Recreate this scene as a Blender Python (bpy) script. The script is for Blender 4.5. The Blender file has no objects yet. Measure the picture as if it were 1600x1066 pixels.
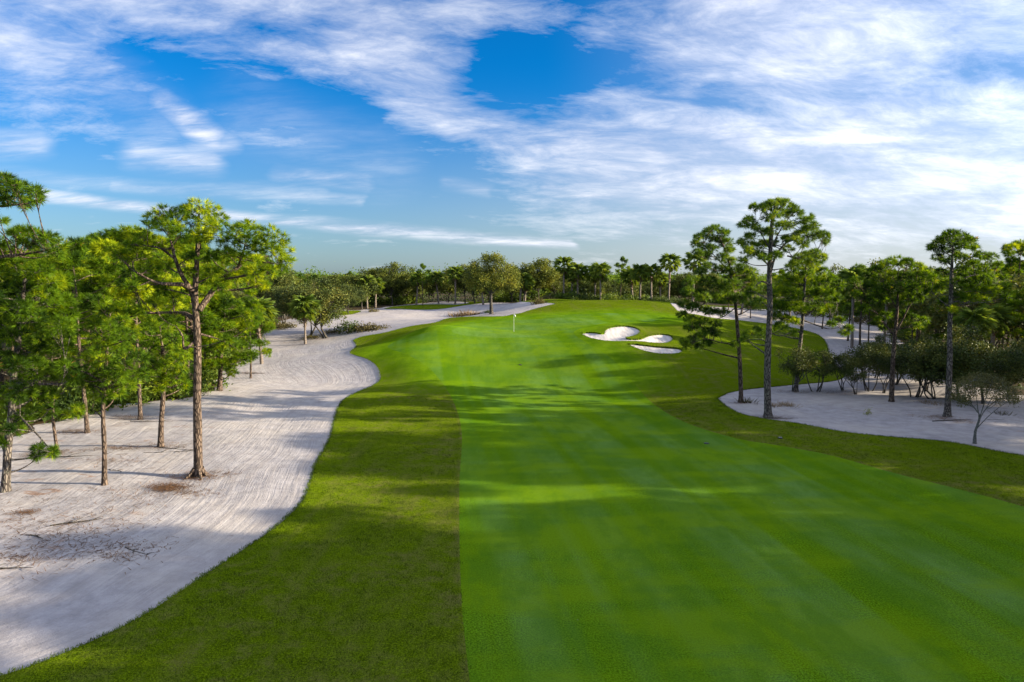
import bpy, math, random
import numpy as np
from math import radians, sin, cos, pi, tan, atan2

S = bpy.context.scene
COL = S.collection
rng = np.random.default_rng(7)
random.seed(7)

# ------------------------------------------------------------------ camera
CAM_H, FPX, PITCH = 11.0, 1067.0, radians(5.51)
cam = bpy.data.cameras.new('camera')
cam.sensor_width = 36.0
cam.lens = 36.0 * FPX / 1600.0
cam.clip_start, cam.clip_end = 0.5, 12000.0
camo = bpy.data.objects.new('camera', cam)
COL.objects.link(camo)
camo.location = (0, 0, CAM_H)
camo.rotation_euler = (radians(90) - PITCH, 0, 0)
S.camera = camo

# ------------------------------------------------------------------ sun and sky
SUN_EL, SUN_AZ = radians(14.8), radians(92.0)      # azimuth clockwise from +Y
sun = bpy.data.lights.new('sun', 'SUN')
sun.energy = 4.8
sun.angle = radians(0.6)
sun.color = (1.0, 0.86, 0.62)
suno = bpy.data.objects.new('sun', sun)
COL.objects.link(suno)
sd = (sin(SUN_AZ) * cos(SUN_EL), cos(SUN_AZ) * cos(SUN_EL), sin(SUN_EL))
from mathutils import Vector
suno.rotation_euler = Vector(sd).to_track_quat('Z', 'Y').to_euler()
suno.location = (60, 40, 60)

S.view_settings.view_transform = 'Standard'
S.view_settings.look = 'None'
S.view_settings.gamma = 1.0
S.view_settings.use_curve_mapping = False
S.view_settings.exposure = 1.62

W = bpy.data.worlds.new('World')
S.world = W
W.use_nodes = True


class NT:
    """small helper to write node trees"""
    def __init__(self, tree):
        self.t = tree
        tree.nodes.clear()

    def n(self, typ, ins=None, **props):
        nd = self.t.nodes.new(typ)
        for k, v in props.items():
            setattr(nd, k, v)
        for k, v in (ins or {}).items():
            self.put(nd.inputs[k], v)
        return nd

    def put(self, sock, v):
        if isinstance(v, bpy.types.NodeSocket):
            self.t.links.new(v, sock)
        elif isinstance(v, bpy.types.Node):
            self.t.links.new(v.outputs[0], sock)
        else:
            if isinstance(v, (tuple, list)) and len(v) == 3 and sock.type == 'RGBA':
                v = (*v, 1.0)
            sock.default_value = v

    def m(self, op, a, b=0.0, c=0.0, clamp=False):
        nd = self.n('ShaderNodeMath', operation=op, use_clamp=clamp)
        for i, v in enumerate((a, b, c)):
            self.put(nd.inputs[i], v)
        return nd.outputs[0]

    def vm(self, op, a, b=(0, 0, 0)):
        nd = self.n('ShaderNodeVectorMath', operation=op)
        self.put(nd.inputs[0], a)
        self.put(nd.inputs[1], b)
        return nd.outputs[0]

    def noise(self, vec, scale, detail=3.0, rough=0.5, dist=0.0):
        nd = self.n('ShaderNodeTexNoise', {'Vector': vec, 'Scale': scale, 'Detail': detail, 'Roughness': rough, 'Distortion': dist})
        return nd.outputs[0]

    def ramp(self, fac, lo, hi, a=0.0, b=1.0, smooth=True):
        nd = self.n('ShaderNodeMapRange', {'Value': fac, 'From Min': lo, 'From Max': hi, 'To Min': a, 'To Max': b},
                    interpolation_type='SMOOTHSTEP' if smooth else 'LINEAR')
        return nd.outputs[0]

    def mix(self, fac, a, b, blend='MIX'):
        nd = self.n('ShaderNodeMix', data_type='RGBA', blend_type=blend)
        self.put(nd.inputs[0], fac)
        self.put(nd.inputs[6], a)
        self.put(nd.inputs[7], b)
        return nd.outputs[2]

    def attr(self, name):
        return self.n('ShaderNodeAttribute', attribute_name=name).outputs[2]


def px_dir(px, py):
    """direction of the view ray through a photo pixel (1600x1066)"""
    u, v = (px - 800.0) / FPX, (533.0 - py) / FPX
    return np.array([u, cos(PITCH) + v * sin(PITCH), -sin(PITCH) + v * cos(PITCH)])


def az_el(px, py):
    d = px_dir(px, py)
    return atan2(d[0], d[1]), atan2(d[2], math.hypot(d[0], d[1]))


def build_sky():
    t = NT(W.node_tree)
    geo = t.n('ShaderNodeTexCoord').outputs['Generated']
    sky = t.n('ShaderNodeTexSky', sky_type='NISHITA', sun_disc=False, sun_elevation=SUN_EL, sun_rotation=SUN_AZ,
              altitude=0.0, air_density=1.0, dust_density=0.6, ozone_density=2.5)
    xyz = t.n('ShaderNodeSeparateXYZ', {0: geo})
    x, y, z = xyz.outputs
    az = t.m('ARCTAN2', x, y)
    el = t.m('ARCSINE', z)
    zz = t.m('ADD', t.m('MAXIMUM', z, 0.0), 0.22)
    cx, cy = t.m('DIVIDE', x, zz), t.m('DIVIDE', y, zz)
    pl = t.n('ShaderNodeCombineXYZ', {0: cx, 1: cy, 2: 0.0}).outputs[0]
    # broad shape of the cirrus field: soft capsules in (azimuth, elevation)
    wob = t.n('ShaderNodeTexNoise', {'Vector': pl, 'Scale': 0.8, 'Detail': 5.0, 'Roughness': 0.6})
    wv = t.n('ShaderNodeSeparateXYZ', {0: wob.outputs['Color']})
    az2 = t.m('ADD', az, t.m('MULTIPLY', t.m('SUBTRACT', wv.outputs[0], 0.5), 0.30))
    el2 = t.m('ADD', el, t.m('MULTIPLY', t.m('SUBTRACT', wv.outputs[1], 0.5), 0.17))
    P = t.n('ShaderNodeCombineXYZ', {0: az2, 1: el2, 2: 0.0}).outputs[0]
    az3 = t.m('ADD', az, t.m('MULTIPLY', t.m('SUBTRACT', wv.outputs[0], 0.5), 0.11))
    el3 = t.m('ADD', el, t.m('MULTIPLY', t.m('SUBTRACT', wv.outputs[1], 0.5), 0.030))
    P3 = t.n('ShaderNodeCombineXYZ', {0: az3, 1: el3, 2: 0.0}).outputs[0]

    def capsule(p0, p1, w, amp, base=P, hard=0.0):
        a, b = az_el(*p0), az_el(*p1)
        w = w / FPX
        ba = (b[0] - a[0], b[1] - a[1])
        L2 = ba[0] ** 2 + ba[1] ** 2 + 1e-9
        pa = t.vm('SUBTRACT', base, (a[0], a[1], 0))
        dt = t.n('ShaderNodeVectorMath', operation='DOT_PRODUCT')
        t.put(dt.inputs[0], pa)
        t.put(dt.inputs[1], (ba[0] / L2, ba[1] / L2, 0))
        h = t.m('MULTIPLY', dt.outputs['Value'], 1.0, clamp=True)
        pr = t.n('ShaderNodeVectorMath', operation='SCALE')
        t.put(pr.inputs[0], (ba[0], ba[1], 0))
        t.put(pr.inputs[3], h)
        ln = t.n('ShaderNodeVectorMath', operation='LENGTH')
        t.put(ln.inputs[0], t.vm('SUBTRACT', pa, pr.outputs[0]))
        return t.ramp(ln.outputs['Value'], w * hard, w, amp, 0.0)
    caps = [((-80, 60), (620, 110), 130, 0.46), ((560, 60), (900, 260), 150, 0.62), ((900, 230), (1700, 200), 190, 0.66),
            ((1250, -60), (1000, 60), 190, 0.62), ((1700, 60), (1200, 60), 170, 0.55), ((1000, 285), (1700, 320), 90, 0.5),
            ((-100, -90), (900, -60), 200, 0.5), ((600, 215), (830, 235), 60, 0.28), ((120, 150), (300, 120), 70, 0.30),
            ((1500, 330), (1700, 380), 90, 0.45)]
    cov = None
    for p0, p1, w, amp in caps:
        c = capsule(p0, p1, w, amp)
        cov = c if cov is None else t.m('MAXIMUM', cov, c)
    hole = capsule((830, 100), (980, 40), 150, 0.40)
    hole = t.m('MAXIMUM', hole, capsule((190, 80), (560, 180), 60, 0.40))
    hole = t.m('MAXIMUM', hole, capsule((560, 190), (760, 250), 50, 0.25))
    hole = t.m('MAXIMUM', hole, capsule((1110, 150), (1230, 170), 50, 0.24))
    hole = t.m('MAXIMUM', hole, capsule((1560, 105), (1480, 120), 70, 0.26))
    hole = t.m('MAXIMUM', hole, capsule((20, 40), (150, 60), 60, 0.22))
    cov = t.m('MAXIMUM', cov, t.ramp(el, 0.42, 0.62, 0.0, 0.62))
    cov = t.m('MAXIMUM', cov, t.m('MULTIPLY', t.ramp(t.m('ABSOLUTE', az), 0.8, 1.1, 0.0, 0.55), t.ramp(el, 0.02, 0.2)))
    cov = t.m('SUBTRACT', cov, hole)
    # wisps: fine feathery texture, stretched along the wind
    mp = t.n('ShaderNodeMapping', {'Vector': pl, 'Rotation': (0, 0, radians(-58)), 'Scale': (0.9, 1.7, 1.0)}).outputs[0]
    wrp = t.n('ShaderNodeTexNoise', {'Vector': mp, 'Scale': 1.3, 'Detail': 4.0}).outputs['Color']
    mpw = t.vm('ADD', mp, t.vm('MULTIPLY', t.vm('SUBTRACT', wrp, (0.5, 0.5, 0.5)), (0.5, 0.4, 0)))
    n1 = t.noise(mpw, 1.9, 10.0, 0.68)
    n2 = t.noise(t.vm('MULTIPLY', mpw, (1.0, 1.9, 1)), 5.0, 8.0, 0.7)
    n3 = t.noise(t.vm('MULTIPLY', pl, (3.0, 14.0, 0)), 1.0, 6.0, 0.65, 0.4)
    tex = t.m('ADD', t.m('MULTIPLY', n1, 0.76), t.m('MULTIPLY', n2, 0.24))
    dens = t.m('ADD', t.m('MULTIPLY', cov, 1.36), t.m('MULTIPLY', t.m('SUBTRACT', tex, 0.5), 3.0))
    dens = t.ramp(dens, 0.18, 1.25, 0.0, 1.0, False)
    # thin streaks low over the trees and the little feathers in the blue
    thin = None
    for p0, p1, w, amp in [((60, 302), (900, 380), 13, 0.75), ((180, 285), (560, 315), 12, 0.35), ((-40, 268), (500, 300), 14, 0.22),
                           ((245, 160), (335, 218), 26, 0.75), ((300, 240), (360, 225), 26, 0.40), ((430, 272), (560, 288), 22, 0.42),
                           ((-20, 228), (50, 226), 26, 0.5), ((210, 235), (330, 255), 30, 0.5), ((850, 292), (1040, 325), 16, 0.7),
                           ((1000, 312), (1080, 322), 12, 0.6), ((690, 290), (760, 300), 15, 0.35), ((840, 255), (930, 252), 9, 0.5),
                           ((1360, 315), (1420, 325), 14, 0.5), ((60, 60), (250, 190), 60, 0.25), ((380, 180), (600, 260), 80, 0.16)]:
        c = capsule(p0, p1, w, amp, P3)
        thin = c if thin is None else t.m('MAXIMUM', thin, c)
    thin = t.m('MULTIPLY', thin, t.m('MULTIPLY', t.ramp(n1, 0.30, 0.62, 0.3, 1.2), t.ramp(n3, 0.3, 0.65, 0.45, 1.15)))
    dens = t.m('MAXIMUM', dens, thin, clamp=True)
    # colours
    # blue of the clear sky, deeper overhead, pale along the horizon
    grade = t.ramp(el, 0.0, 0.30)
    clear = t.mix(1.0, sky, t.mix(grade, (0.50, 0.74, 1.04), (0.012, 0.60, 1.16)), 'MULTIPLY')
    side = t.ramp(az, -0.45, 0.6)
    low = t.m('MULTIPLY', t.ramp(el, 0.0, 0.26, 1.0, 0.0), t.ramp(side, 0.0, 1.0, 0.35, 0.95, False))
    clear = t.mix(t.m('MULTIPLY', low, 0.66), clear, t.mix(side, (2.25, 2.85, 3.85), (4.9, 4.85, 4.75)))
    veil = t.ramp(side, 0.45, 1.0, 0.0, 0.30)
    clear = t.mix(veil, clear, (3.8, 4.2, 5.0))
    cloud = t.mix(t.ramp(n1, 0.35, 0.7), (3.9, 4.3, 5.5), (6.5, 6.6, 7.0))
    # forward scatter in thin cloud towards the sun, added to lift the ambient light
    sdn = t.n('ShaderNodeVectorMath', operation='DOT_PRODUCT')
    t.put(sdn.inputs[0], geo)
    t.put(sdn.inputs[1], (sin(SUN_AZ) * cos(SUN_EL), cos(SUN_AZ) * cos(SUN_EL), sin(SUN_EL)))
    fwd = t.m('ADD', 1.0, t.m('MULTIPLY', t.m('POWER', t.m('MAXIMUM', sdn.outputs['Value'], 0.0), 3.0), 2.3))
    fc = t.n('ShaderNodeCombineXYZ', {0: fwd, 1: fwd, 2: fwd}).outputs[0]
    cloud = t.mix(1.0, cloud, fc, 'MULTIPLY')
    col = t.mix(t.m('MULTIPLY', dens, 0.93), clear, cloud)
    bg = t.n('ShaderNodeBackground', {'Color': col, 'Strength': 0.056})
    out = t.n('ShaderNodeOutputWorld', {'Surface': bg})


build_sky()

# ------------------------------------------------------------------ tagging and meshes
def tag(o, label=None, cat=None, group=None, kind=None):
    if label:
        o['label'] = label
    if cat:
        o['category'] = cat
    if group:
        o['group'] = group
    if kind:
        o['kind'] = kind
    return o


def link(name, data, parent=None, loc=None):
    o = bpy.data.objects.new(name, data)
    COL.objects.link(o)
    if parent is not None:
        o.parent = parent
    if loc is not None:
        o.location = loc
    return o


def make_mesh(name, V, F, mat, attrs=None, smooth=False):
    me = bpy.data.meshes.new(name)
    V = np.asarray(V, np.float32)
    F = np.asarray(F, np.int32)
    me.vertices.add(len(V))
    me.vertices.foreach_set('co', V.ravel())
    me.loops.add(F.size)
    me.loops.foreach_set('vertex_index', F.ravel())
    me.polygons.add(len(F))
    me.polygons.foreach_set('loop_start', np.arange(0, F.size, 3, dtype=np.int32))
    me.polygons.foreach_set('use_smooth', np.full(len(F), smooth, bool))
    for k, a in (attrs or {}).items():
        at = me.attributes.new(k, 'FLOAT', 'POINT')
        at.data.foreach_set('value', np.asarray(a, np.float32))
    me.update()
    me.validate()
    if mat:
        me.materials.append(mat)
    return me


class MB:
    def __init__(self):
        self.V, self.F, self.A, self.n = [], [], [], 0

    def add(self, V, F, a=0.5):
        V = np.asarray(V, float)
        self.V.append(V)
        self.F.append(np.asarray(F, int) + self.n)
        self.A.append(np.broadcast_to(np.asarray(a, float), (len(V),)))
        self.n += len(V)

    def tube(self, pts, rad, sides=8, a=0.5, wob=0.0, r=None, cap=True):
        pts = np.asarray(pts, float)
        n = len(pts)
        rad = np.broadcast_to(np.asarray(rad, float), (n,))
        T = np.gradient(pts, axis=0)
        T /= np.linalg.norm(T, axis=1)[:, None] + 1e-9
        ref = np.array([1.0, 0, 0]) if abs(T[0][0]) < 0.8 else np.array([0, 1.0, 0])
        U = np.zeros_like(T)
        for i in range(n):
            u = ref - T[i] * (ref @ T[i])
            u /= np.linalg.norm(u)
            U[i] = u
            ref = u
        Wv = np.cross(T, U)
        th = np.linspace(0, 2 * pi, sides, endpoint=False)
        R = rad[:, None] * np.ones((n, sides))
        if wob and r is not None:
            R = R * (1 + wob * r.normal(size=(n, sides)))
        V = pts[:, None, :] + R[..., None] * (np.cos(th)[None, :, None] * U[:, None, :] + np.sin(th)[None, :, None] * Wv[:, None, :])
        V = V.reshape(-1, 3)
        i = np.arange(n - 1)[:, None] * sides
        j = np.arange(sides)[None, :]
        k = (j + 1) % sides
        q = np.stack([i + j, i + k, i + sides + k, i + sides + j], -1).reshape(-1, 4)
        F = np.concatenate([q[:, [0, 1, 2]], q[:, [0, 2, 3]]])
        if cap:
            V = np.concatenate([V, pts[-1:]])
            jj = np.arange(sides)
            F = np.concatenate([F, np.stack([(n - 1) * sides + jj, (n - 1) * sides + (jj + 1) % sides, np.full(sides, n * sides)], -1)])
        self.add(V, F, a)

    def mesh(self, name, mat, smooth=False, attr=True):
        V, F = np.concatenate(self.V), np.concatenate(self.F)
        return make_mesh(name, V, F, mat, {'var': np.concatenate(self.A)} if attr else None, smooth)

    def build(self, name, mat, parent=None, smooth=False):
        return link(name, self.mesh(name, mat, smooth), parent)


def unit(v):
    return v / (np.linalg.norm(v, axis=-1, keepdims=True) + 1e-9)


def bez(p0, p1, p2, n):
    t = np.linspace(0, 1, n)[:, None]
    return (1 - t) ** 2 * np.asarray(p0) + 2 * t * (1 - t) * np.asarray(p1) + t * t * np.asarray(p2)


def catmull(P, per=6, closed=True):
    P = np.asarray(P, float)
    n = len(P)
    out = []
    rngi = range(n) if closed else range(n - 1)
    for i in rngi:
        if closed:
            p0, p1, p2, p3 = P[(i - 1) % n], P[i], P[(i + 1) % n], P[(i + 2) % n]
        else:
            p0, p1, p2, p3 = P[max(i - 1, 0)], P[i], P[i + 1], P[min(i + 2, n - 1)]
        t = np.linspace(0, 1, per, endpoint=False)[:, None]
        out.append(0.5 * ((2 * p1) + (p2 - p0) * t + (2 * p0 - 5 * p1 + 4 * p2 - p3) * t ** 2 + (3 * p1 - p0 - 3 * p2 + p3) * t ** 3))
    out = np.concatenate(out)
    return out if closed else np.concatenate([out, P[-1:]])


# ------------------------------------------------------------------ materials
def mat(name, fn, rough=0.8):
    m = bpy.data.materials.new(name)
    m.use_nodes = True
    t = NT(m.node_tree)
    fn(t)
    return m


def pbsdf(t, color, rough=0.8, normal=None, spec=0.3):
    ins = {'Base Color': color, 'Roughness': rough, 'Specular IOR Level': spec}
    if normal is not None:
        ins['Normal'] = normal
    return t.n('ShaderNodeBsdfPrincipled', ins)


def out(t, sh):
    t.n('ShaderNodeOutputMaterial', {'Surface': sh})


def bump(t, h, strength=0.5, dist=0.05):
    return t.n('ShaderNodeBump', {'Height': h, 'Strength': strength, 'Distance': dist}).outputs[0]


def foliage_mat(name, cols, trans=0.35, rough=0.55, tcol=None):
    """cols: dark, mid, light; the attribute 'var' picks the shade of each tuft"""
    def fn(t):
        v = t.attr('var')
        pos = t.n('ShaderNodeNewGeometry').outputs['Position']
        big = t.noise(pos, 0.45, 2.0)
        f = t.m('ADD', t.m('ADD', t.m('MULTIPLY', v, 0.55), 0.12), t.m('MULTIPLY', t.m('SUBTRACT', big, 0.5), 1.7))
        oi = t.n('ShaderNodeObjectInfo').outputs['Random']
        f = t.m('ADD', f, t.m('MULTIPLY', t.m('SUBTRACT', oi, 0.5), 0.25))
        c = t.mix(t.ramp(f, 0.0, 0.45), cols[0], cols[1])
        c = t.mix(t.ramp(f, 0.40, 0.95), c, cols[2])
        if len(cols) > 3:
            c = t.mix(t.ramp(v, 0.965, 0.985), c, cols[3])
        b = pbsdf(t, c, rough, spec=0.12)
        tc = t.mix(1.0, c, tcol or (1.6, 1.4, 0.4), 'MULTIPLY')
        tr = t.n('ShaderNodeBsdfTranslucent', {'Color': tc})
        out(t, t.n('ShaderNodeMixShader', {0: trans, 1: b, 2: tr}))
    return mat(name, fn)


M = {}
M['pine'] = foliage_mat('pine_needles', [(0.018, 0.045, 0.005), (0.095, 0.180, 0.006), (0.40, 0.47, 0.010), (0.28, 0.12, 0.03)], 0.40)  # needle tones; crown shade and sunlit yellow are put into the dark and light ends
M['pine_cool'] = foliage_mat('cool_pine_needles', [(0.024, 0.055, 0.010), (0.075, 0.145, 0.014), (0.22, 0.30, 0.018), (0.20, 0.10, 0.03)], 0.33)
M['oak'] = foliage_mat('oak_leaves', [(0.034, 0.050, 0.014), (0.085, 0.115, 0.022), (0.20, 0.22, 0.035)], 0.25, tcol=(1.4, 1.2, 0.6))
M['oak_sunlit'] = foliage_mat('sunlit_oak_leaves', [(0.045, 0.065, 0.016), (0.11, 0.14, 0.024), (0.25, 0.25, 0.035)], 0.28, tcol=(1.4, 1.2, 0.6))  # lighter, yellower copy of the oak leaves: sunlight put into the colour
M['scrub'] = foliage_mat('scrub_oak_leaves', [(0.034, 0.054, 0.018), (0.078, 0.105, 0.024), (0.19, 0.18, 0.035)], 0.2, tcol=(1.3, 1.1, 0.7))
M['twigleaf'] = foliage_mat('sparse_dry_leaves', [(0.05, 0.06, 0.025), (0.11, 0.11, 0.04), (0.19, 0.16, 0.06)], 0.2, tcol=(1.2, 1.1, 0.8))
M['frond'] = foliage_mat('palm_fronds', [(0.05, 0.09, 0.020), (0.13, 0.20, 0.035), (0.27, 0.33, 0.05)], 0.3)
M['deadfrond'] = foliage_mat('dead_fronds', [(0.10, 0.07, 0.04), (0.17, 0.12, 0.07), (0.24, 0.18, 0.11)], 0.15, tcol=(1.1, 1.0, 0.8))
M['shrub'] = foliage_mat('shrub_leaves', [(0.04, 0.075, 0.012), (0.09, 0.14, 0.018), (0.20, 0.24, 0.025)], 0.28)
M['darkshrub'] = foliage_mat('dark_shrub_leaves', [(0.022, 0.042, 0.012), (0.05, 0.08, 0.016), (0.10, 0.14, 0.022)], 0.22)
M['heath'] = foliage_mat('brown_heath', [(0.05, 0.045, 0.018), (0.10, 0.085, 0.03), (0.15, 0.13, 0.04)], 0.15, tcol=(1.1, 1.0, 0.8))
M['straw'] = foliage_mat('tan_bunch_grass', [(0.12, 0.085, 0.045), (0.26, 0.18, 0.10), (0.36, 0.27, 0.16)], 0.2, tcol=(1.1, 1.0, 0.8))
M['needle_litter'] = foliage_mat('fallen_needles', [(0.10, 0.05, 0.025), (0.19, 0.10, 0.05), (0.26, 0.16, 0.09)], 0.05, tcol=(1, 1, 1))
M['yellowplant'] = foliage_mat('yellow_leaves', [(0.2, 0.22, 0.03), (0.32, 0.33, 0.04), (0.4, 0.4, 0.06)], 0.3)


def bark_mat(name, dark, light, scale=1.0, lichen=0.0, stretch=0.28):
    def fn(t):
        tc = t.n('ShaderNodeTexCoord').outputs['Object']
        mp = t.n('ShaderNodeMapping', {'Vector': tc, 'Scale': (1, 1, stretch)}).outputs[0]
        vo = t.n('ShaderNodeTexVoronoi', {'Vector': mp, 'Scale': 9.0 * scale}, feature='DISTANCE_TO_EDGE')
        cr = t.ramp(vo.outputs['Distance'], 0.0, 0.22)
        n = t.noise(mp, 14.0 * scale, 4.0, 0.6)
        n2 = t.noise(tc, 1.3, 3.0)
        f = t.m('MULTIPLY', t.m('ADD', t.m('MULTIPLY', n, 0.7), t.m('MULTIPLY', n2, 0.5)), cr)
        c = t.mix(t.ramp(f, 0.15, 0.85), dark, light)
        if lichen:
            c = t.mix(t.ramp(t.noise(tc, 5.0, 4.0), 0.55, 0.7, 0.0, lichen), c, (0.30, 0.32, 0.25))
        h = t.m('ADD', cr, t.m('MULTIPLY', n, 0.5))
        out(t, pbsdf(t, c, 0.9, bump(t, h, 0.9, 0.03), 0.15))
    return mat(name, fn)


M['bark'] = bark_mat('pine_bark', (0.050, 0.036, 0.028), (0.21, 0.155, 0.12), 1.0)
M['bark_grey'] = bark_mat('grey_pine_bark', (0.05, 0.042, 0.038), (0.25, 0.215, 0.185), 1.1, 0.3)
M['oakbark'] = bark_mat('oak_bark', (0.04, 0.036, 0.032), (0.17, 0.15, 0.13), 1.8, 0.3)
M['palewood'] = bark_mat('pale_twig_bark', (0.12, 0.12, 0.11), (0.30, 0.30, 0.26), 2.5, 0.5)
M['palmbark'] = bark_mat('palm_trunk', (0.14, 0.11, 0.09), (0.42, 0.36, 0.31), 1.4, 0.0, 1.6)
M['boots'] = bark_mat('palm_boots', (0.10, 0.06, 0.035), (0.33, 0.22, 0.15), 1.6, 0.0, 0.7)

# ------------------------------------------------------------------ terrain heights
def ray_at(px, py, d):
    """world point on the view ray of a photo pixel at forward distance d"""
    v = px_dir(px, py)
    return np.array([0, 0, CAM_H]) + v * (d / v[1])


def ray_z(px, py, z):
    v = px_dir(px, py)
    return np.array([0, 0, CAM_H]) + v * ((z - CAM_H) / v[2])


ctl = []
for px, py, z in [(0, 1060, 0), (400, 1060, 0), (800, 1060, 0), (1200, 1060, 0), (1600, 1060, 0), (-300, 1060, .3), (1900, 1060, 0),
                  (0, 850, .25), (400, 850, .0), (800, 850, 0), (1200, 850, 0), (1600, 850, 0), (-250, 850, .4), (1850, 850, .2),
                  (8, 768, .3), (310, 742, .25), (600, 742, 0), (800, 742, 0), (1200, 742, 0), (1600, 742, .1), (163, 757, .3),
                  (640, 612, .15), (800, 607, 0), (985, 607, 0), (1200, 650, .2), (1480, 650, .3), (1600, 700, .2), (1800, 690, .3),
                  (115, 672, .35), (250, 697, .3), (203, 650, .4), (500, 620, -.1), (430, 640, 0), (343, 610, .3), (590, 592, .1),
                  (1158, 628, .2), (1243, 610, .25), (1393, 628, .3), (1000, 650, 0), (1100, 680, 0), (800, 670, 0), (640, 670, .0),
                  (1100, 605, .35), (-200, 700, .5), (1290, 590, .5), (1600, 600, .5), (1500, 600, .45), (1400, 580, .6)]:
    ctl.append(ray_z(px, py, z))
for px, py, d in [(477, 537, 100), (409, 568, 80), (430, 512, 118), (545, 525, 103), (600, 500, 125), (560, 550, 80), (520, 560, 80),
                  (803, 518, 88), (803, 500, 99), (800, 570, 73), (800, 540, 79), (860, 474, 119), (950, 471, 119), (1040, 472, 119),
                  (900, 500, 98), (960, 500, 98), (768, 490, 134), (700, 497, 122), (660, 481, 150), (560, 487, 142), (700, 474, 163),
                  (690, 512, 90), (640, 518, 92), (640, 545, 77), (600, 535, 88), (700, 545, 78), (740, 508, 94), (900, 540, 79),
                  (930, 525, 83), (970, 511, 88.5), (970, 534, 79.5), (1040, 523, 86), (1040, 538, 80), (1030, 554, 75.5), (1000, 570, 71.5),
                  (1060, 500, 100), (1090, 485, 113), (1160, 500, 114), (1220, 508, 112), (1290, 530, 100), (1150, 550, 79), (1150, 580, 70),
                  (1200, 530, 92), (1250, 560, 82), (1110, 530, 86), (1300, 495, 128), (1360, 510, 122), (1420, 530, 105), (1060, 560, 74),
                  (640, 575, 71.5), (700, 578, 71), (620, 560, 75), (780, 482, 140), (820, 476, 131), (740, 480, 146)]:
    ctl.append(ray_at(px, py, d))
for x, y, z in [(0, 136, 5.6), (20, 138, 5.4), (40, 140, 4.6), (-20, 175, 4.4), (0, 165, 4.6), (30, 165, 4.2), (60, 150, 3.2), (-60, 170, 3.2),
                (-100, 140, 2.0), (-60, 110, 1.4), (-80, 80, .8), (-60, 60, .6), (90, 130, 2.2), (100, 90, .9), (0, 210, 2.5), (-60, 230, 1.6), (60, 210, 2),
                (0, 270, .8), (-40, 10, .4), (0, 0, 0), (40, 10, 0), (-25, -10, .3), (25, -10, 0), (70, 60, .6), (110, 170, 1.4)]:
    ctl.append(np.array([x, y, z]))
ctl = np.array(ctl)


def kern(r):
    a = r / 26.0
    b = r / 9.0
    return 0.85 * (1 + a) * np.exp(-a) + 0.15 * (1 + b) * np.exp(-b)


_D = np.linalg.norm(ctl[:, None, :2] - ctl[None, :, :2], axis=2)
_MEAN = 0.3
_w = np.linalg.solve(kern(_D) + 0.004 * np.eye(len(ctl)), ctl[:, 2] - _MEAN)


def terr(x, y):
    x, y = np.broadcast_arrays(np.asarray(x, float), np.asarray(y, float))
    sh = x.shape
    x, y = x.ravel(), y.ravel()
    z = np.full(len(x), _MEAN)
    near = np.where((np.abs(x) < 420) & (y < 620) & (y > -220))[0]
    for c in range(0, len(near), 40000):
        ix = near[c:c + 40000]
        r = np.sqrt((x[ix, None] - ctl[None, :, 0]) ** 2 + (y[ix, None] - ctl[None, :, 1]) ** 2)
        z[ix] += kern(r) @ _w
    z += 0.05 * np.sin(x * 0.33 + 1.3 * np.sin(y * 0.11)) * np.sin(y * 0.21 + 0.7) + 0.03 * np.sin(x * 0.71 + y * 0.47)
    # mown swells left of the green and right of the bunkers
    for bx, by, rx, ry, h in BUMPS:
        z += h * np.exp(-((x - bx) / rx) ** 2 - ((y - by) / ry) ** 2)
    return z.reshape(sh)


BUMPS = [(-9.5, 87.0, 3.6, 3.0, 0.8), (-15.0, 80.0, 3.5, 2.5, -0.35), (23.5, 90.0, 3.0, 4.0, 0.5), (26.0, 79.0, 5.0, 3.0, 0.35),
         (20.5, 84.0, 1.6, 1.4, 0.25)]
GX, GY = np.arange(-220, 220.1, 1.0), np.arange(-20, 300.1, 1.0)
GZ = terr(GX[None, :], GY[:, None])


def tq(x, y):
    x = np.clip(np.asarray(x, float), -219, 219) + 220
    y = np.clip(np.asarray(y, float), -19, 299) + 20
    i, j = np.floor(x).astype(int), np.floor(y).astype(int)
    fx, fy = x - i, y - j
    return (GZ[j, i] * (1 - fx) * (1 - fy) + GZ[j, i + 1] * fx * (1 - fy) + GZ[j + 1, i] * (1 - fx) * fy + GZ[j + 1, i + 1] * fx * fy)


def hit(px, py, far=260.0):
    """where the view ray of photo pixels meets the terrain"""
    px, py = np.atleast_1d(np.asarray(px, float)), np.atleast_1d(np.asarray(py, float))
    d = np.arange(8, far, 0.25)
    u, v = (px - 800.0) / FPX, (533.0 - py) / FPX
    dy = cos(PITCH) + v * sin(PITCH)
    dz = (-sin(PITCH) + v * cos(PITCH)) / dy
    dx = u / dy
    X, Y, Z = dx[:, None] * d, np.broadcast_to(d, (len(px), len(d))), CAM_H + dz[:, None] * d
    below = Z < tq(X, Y)
    k = np.where(below.any(1), below.argmax(1), len(d) - 1)
    k = np.maximum(k, 1)
    r = np.arange(len(px))
    g1 = Z[r, k] - tq(X[r, k], Y[r, k])
    g0 = Z[r, k - 1] - tq(X[r, k - 1], Y[r, k - 1])
    f = np.clip(g0 / (g0 - g1 + 1e-9), 0, 1)
    dd = d[k - 1] + f * 0.25
    X, Y = dx * dd, dd
    return np.stack([X, Y, terr(X, Y)], 1)


def ground(x, y):
    return float(terr(np.array([x]), np.array([y]))[0])


def poly(px_pts, pre=(), post=(), per=5):
    """smooth outline through photo pixels laid on the terrain, closed by world points"""
    P = catmull(px_pts, per, closed=not (len(pre) or len(post)))
    Wp = hit(P[:, 0], P[:, 1])[:, :2]
    parts = [Wp]
    if len(pre):
        parts.insert(0, np.array(pre, float))
    if len(post):
        parts.append(np.array(post, float))
    return np.concatenate(parts)


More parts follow.
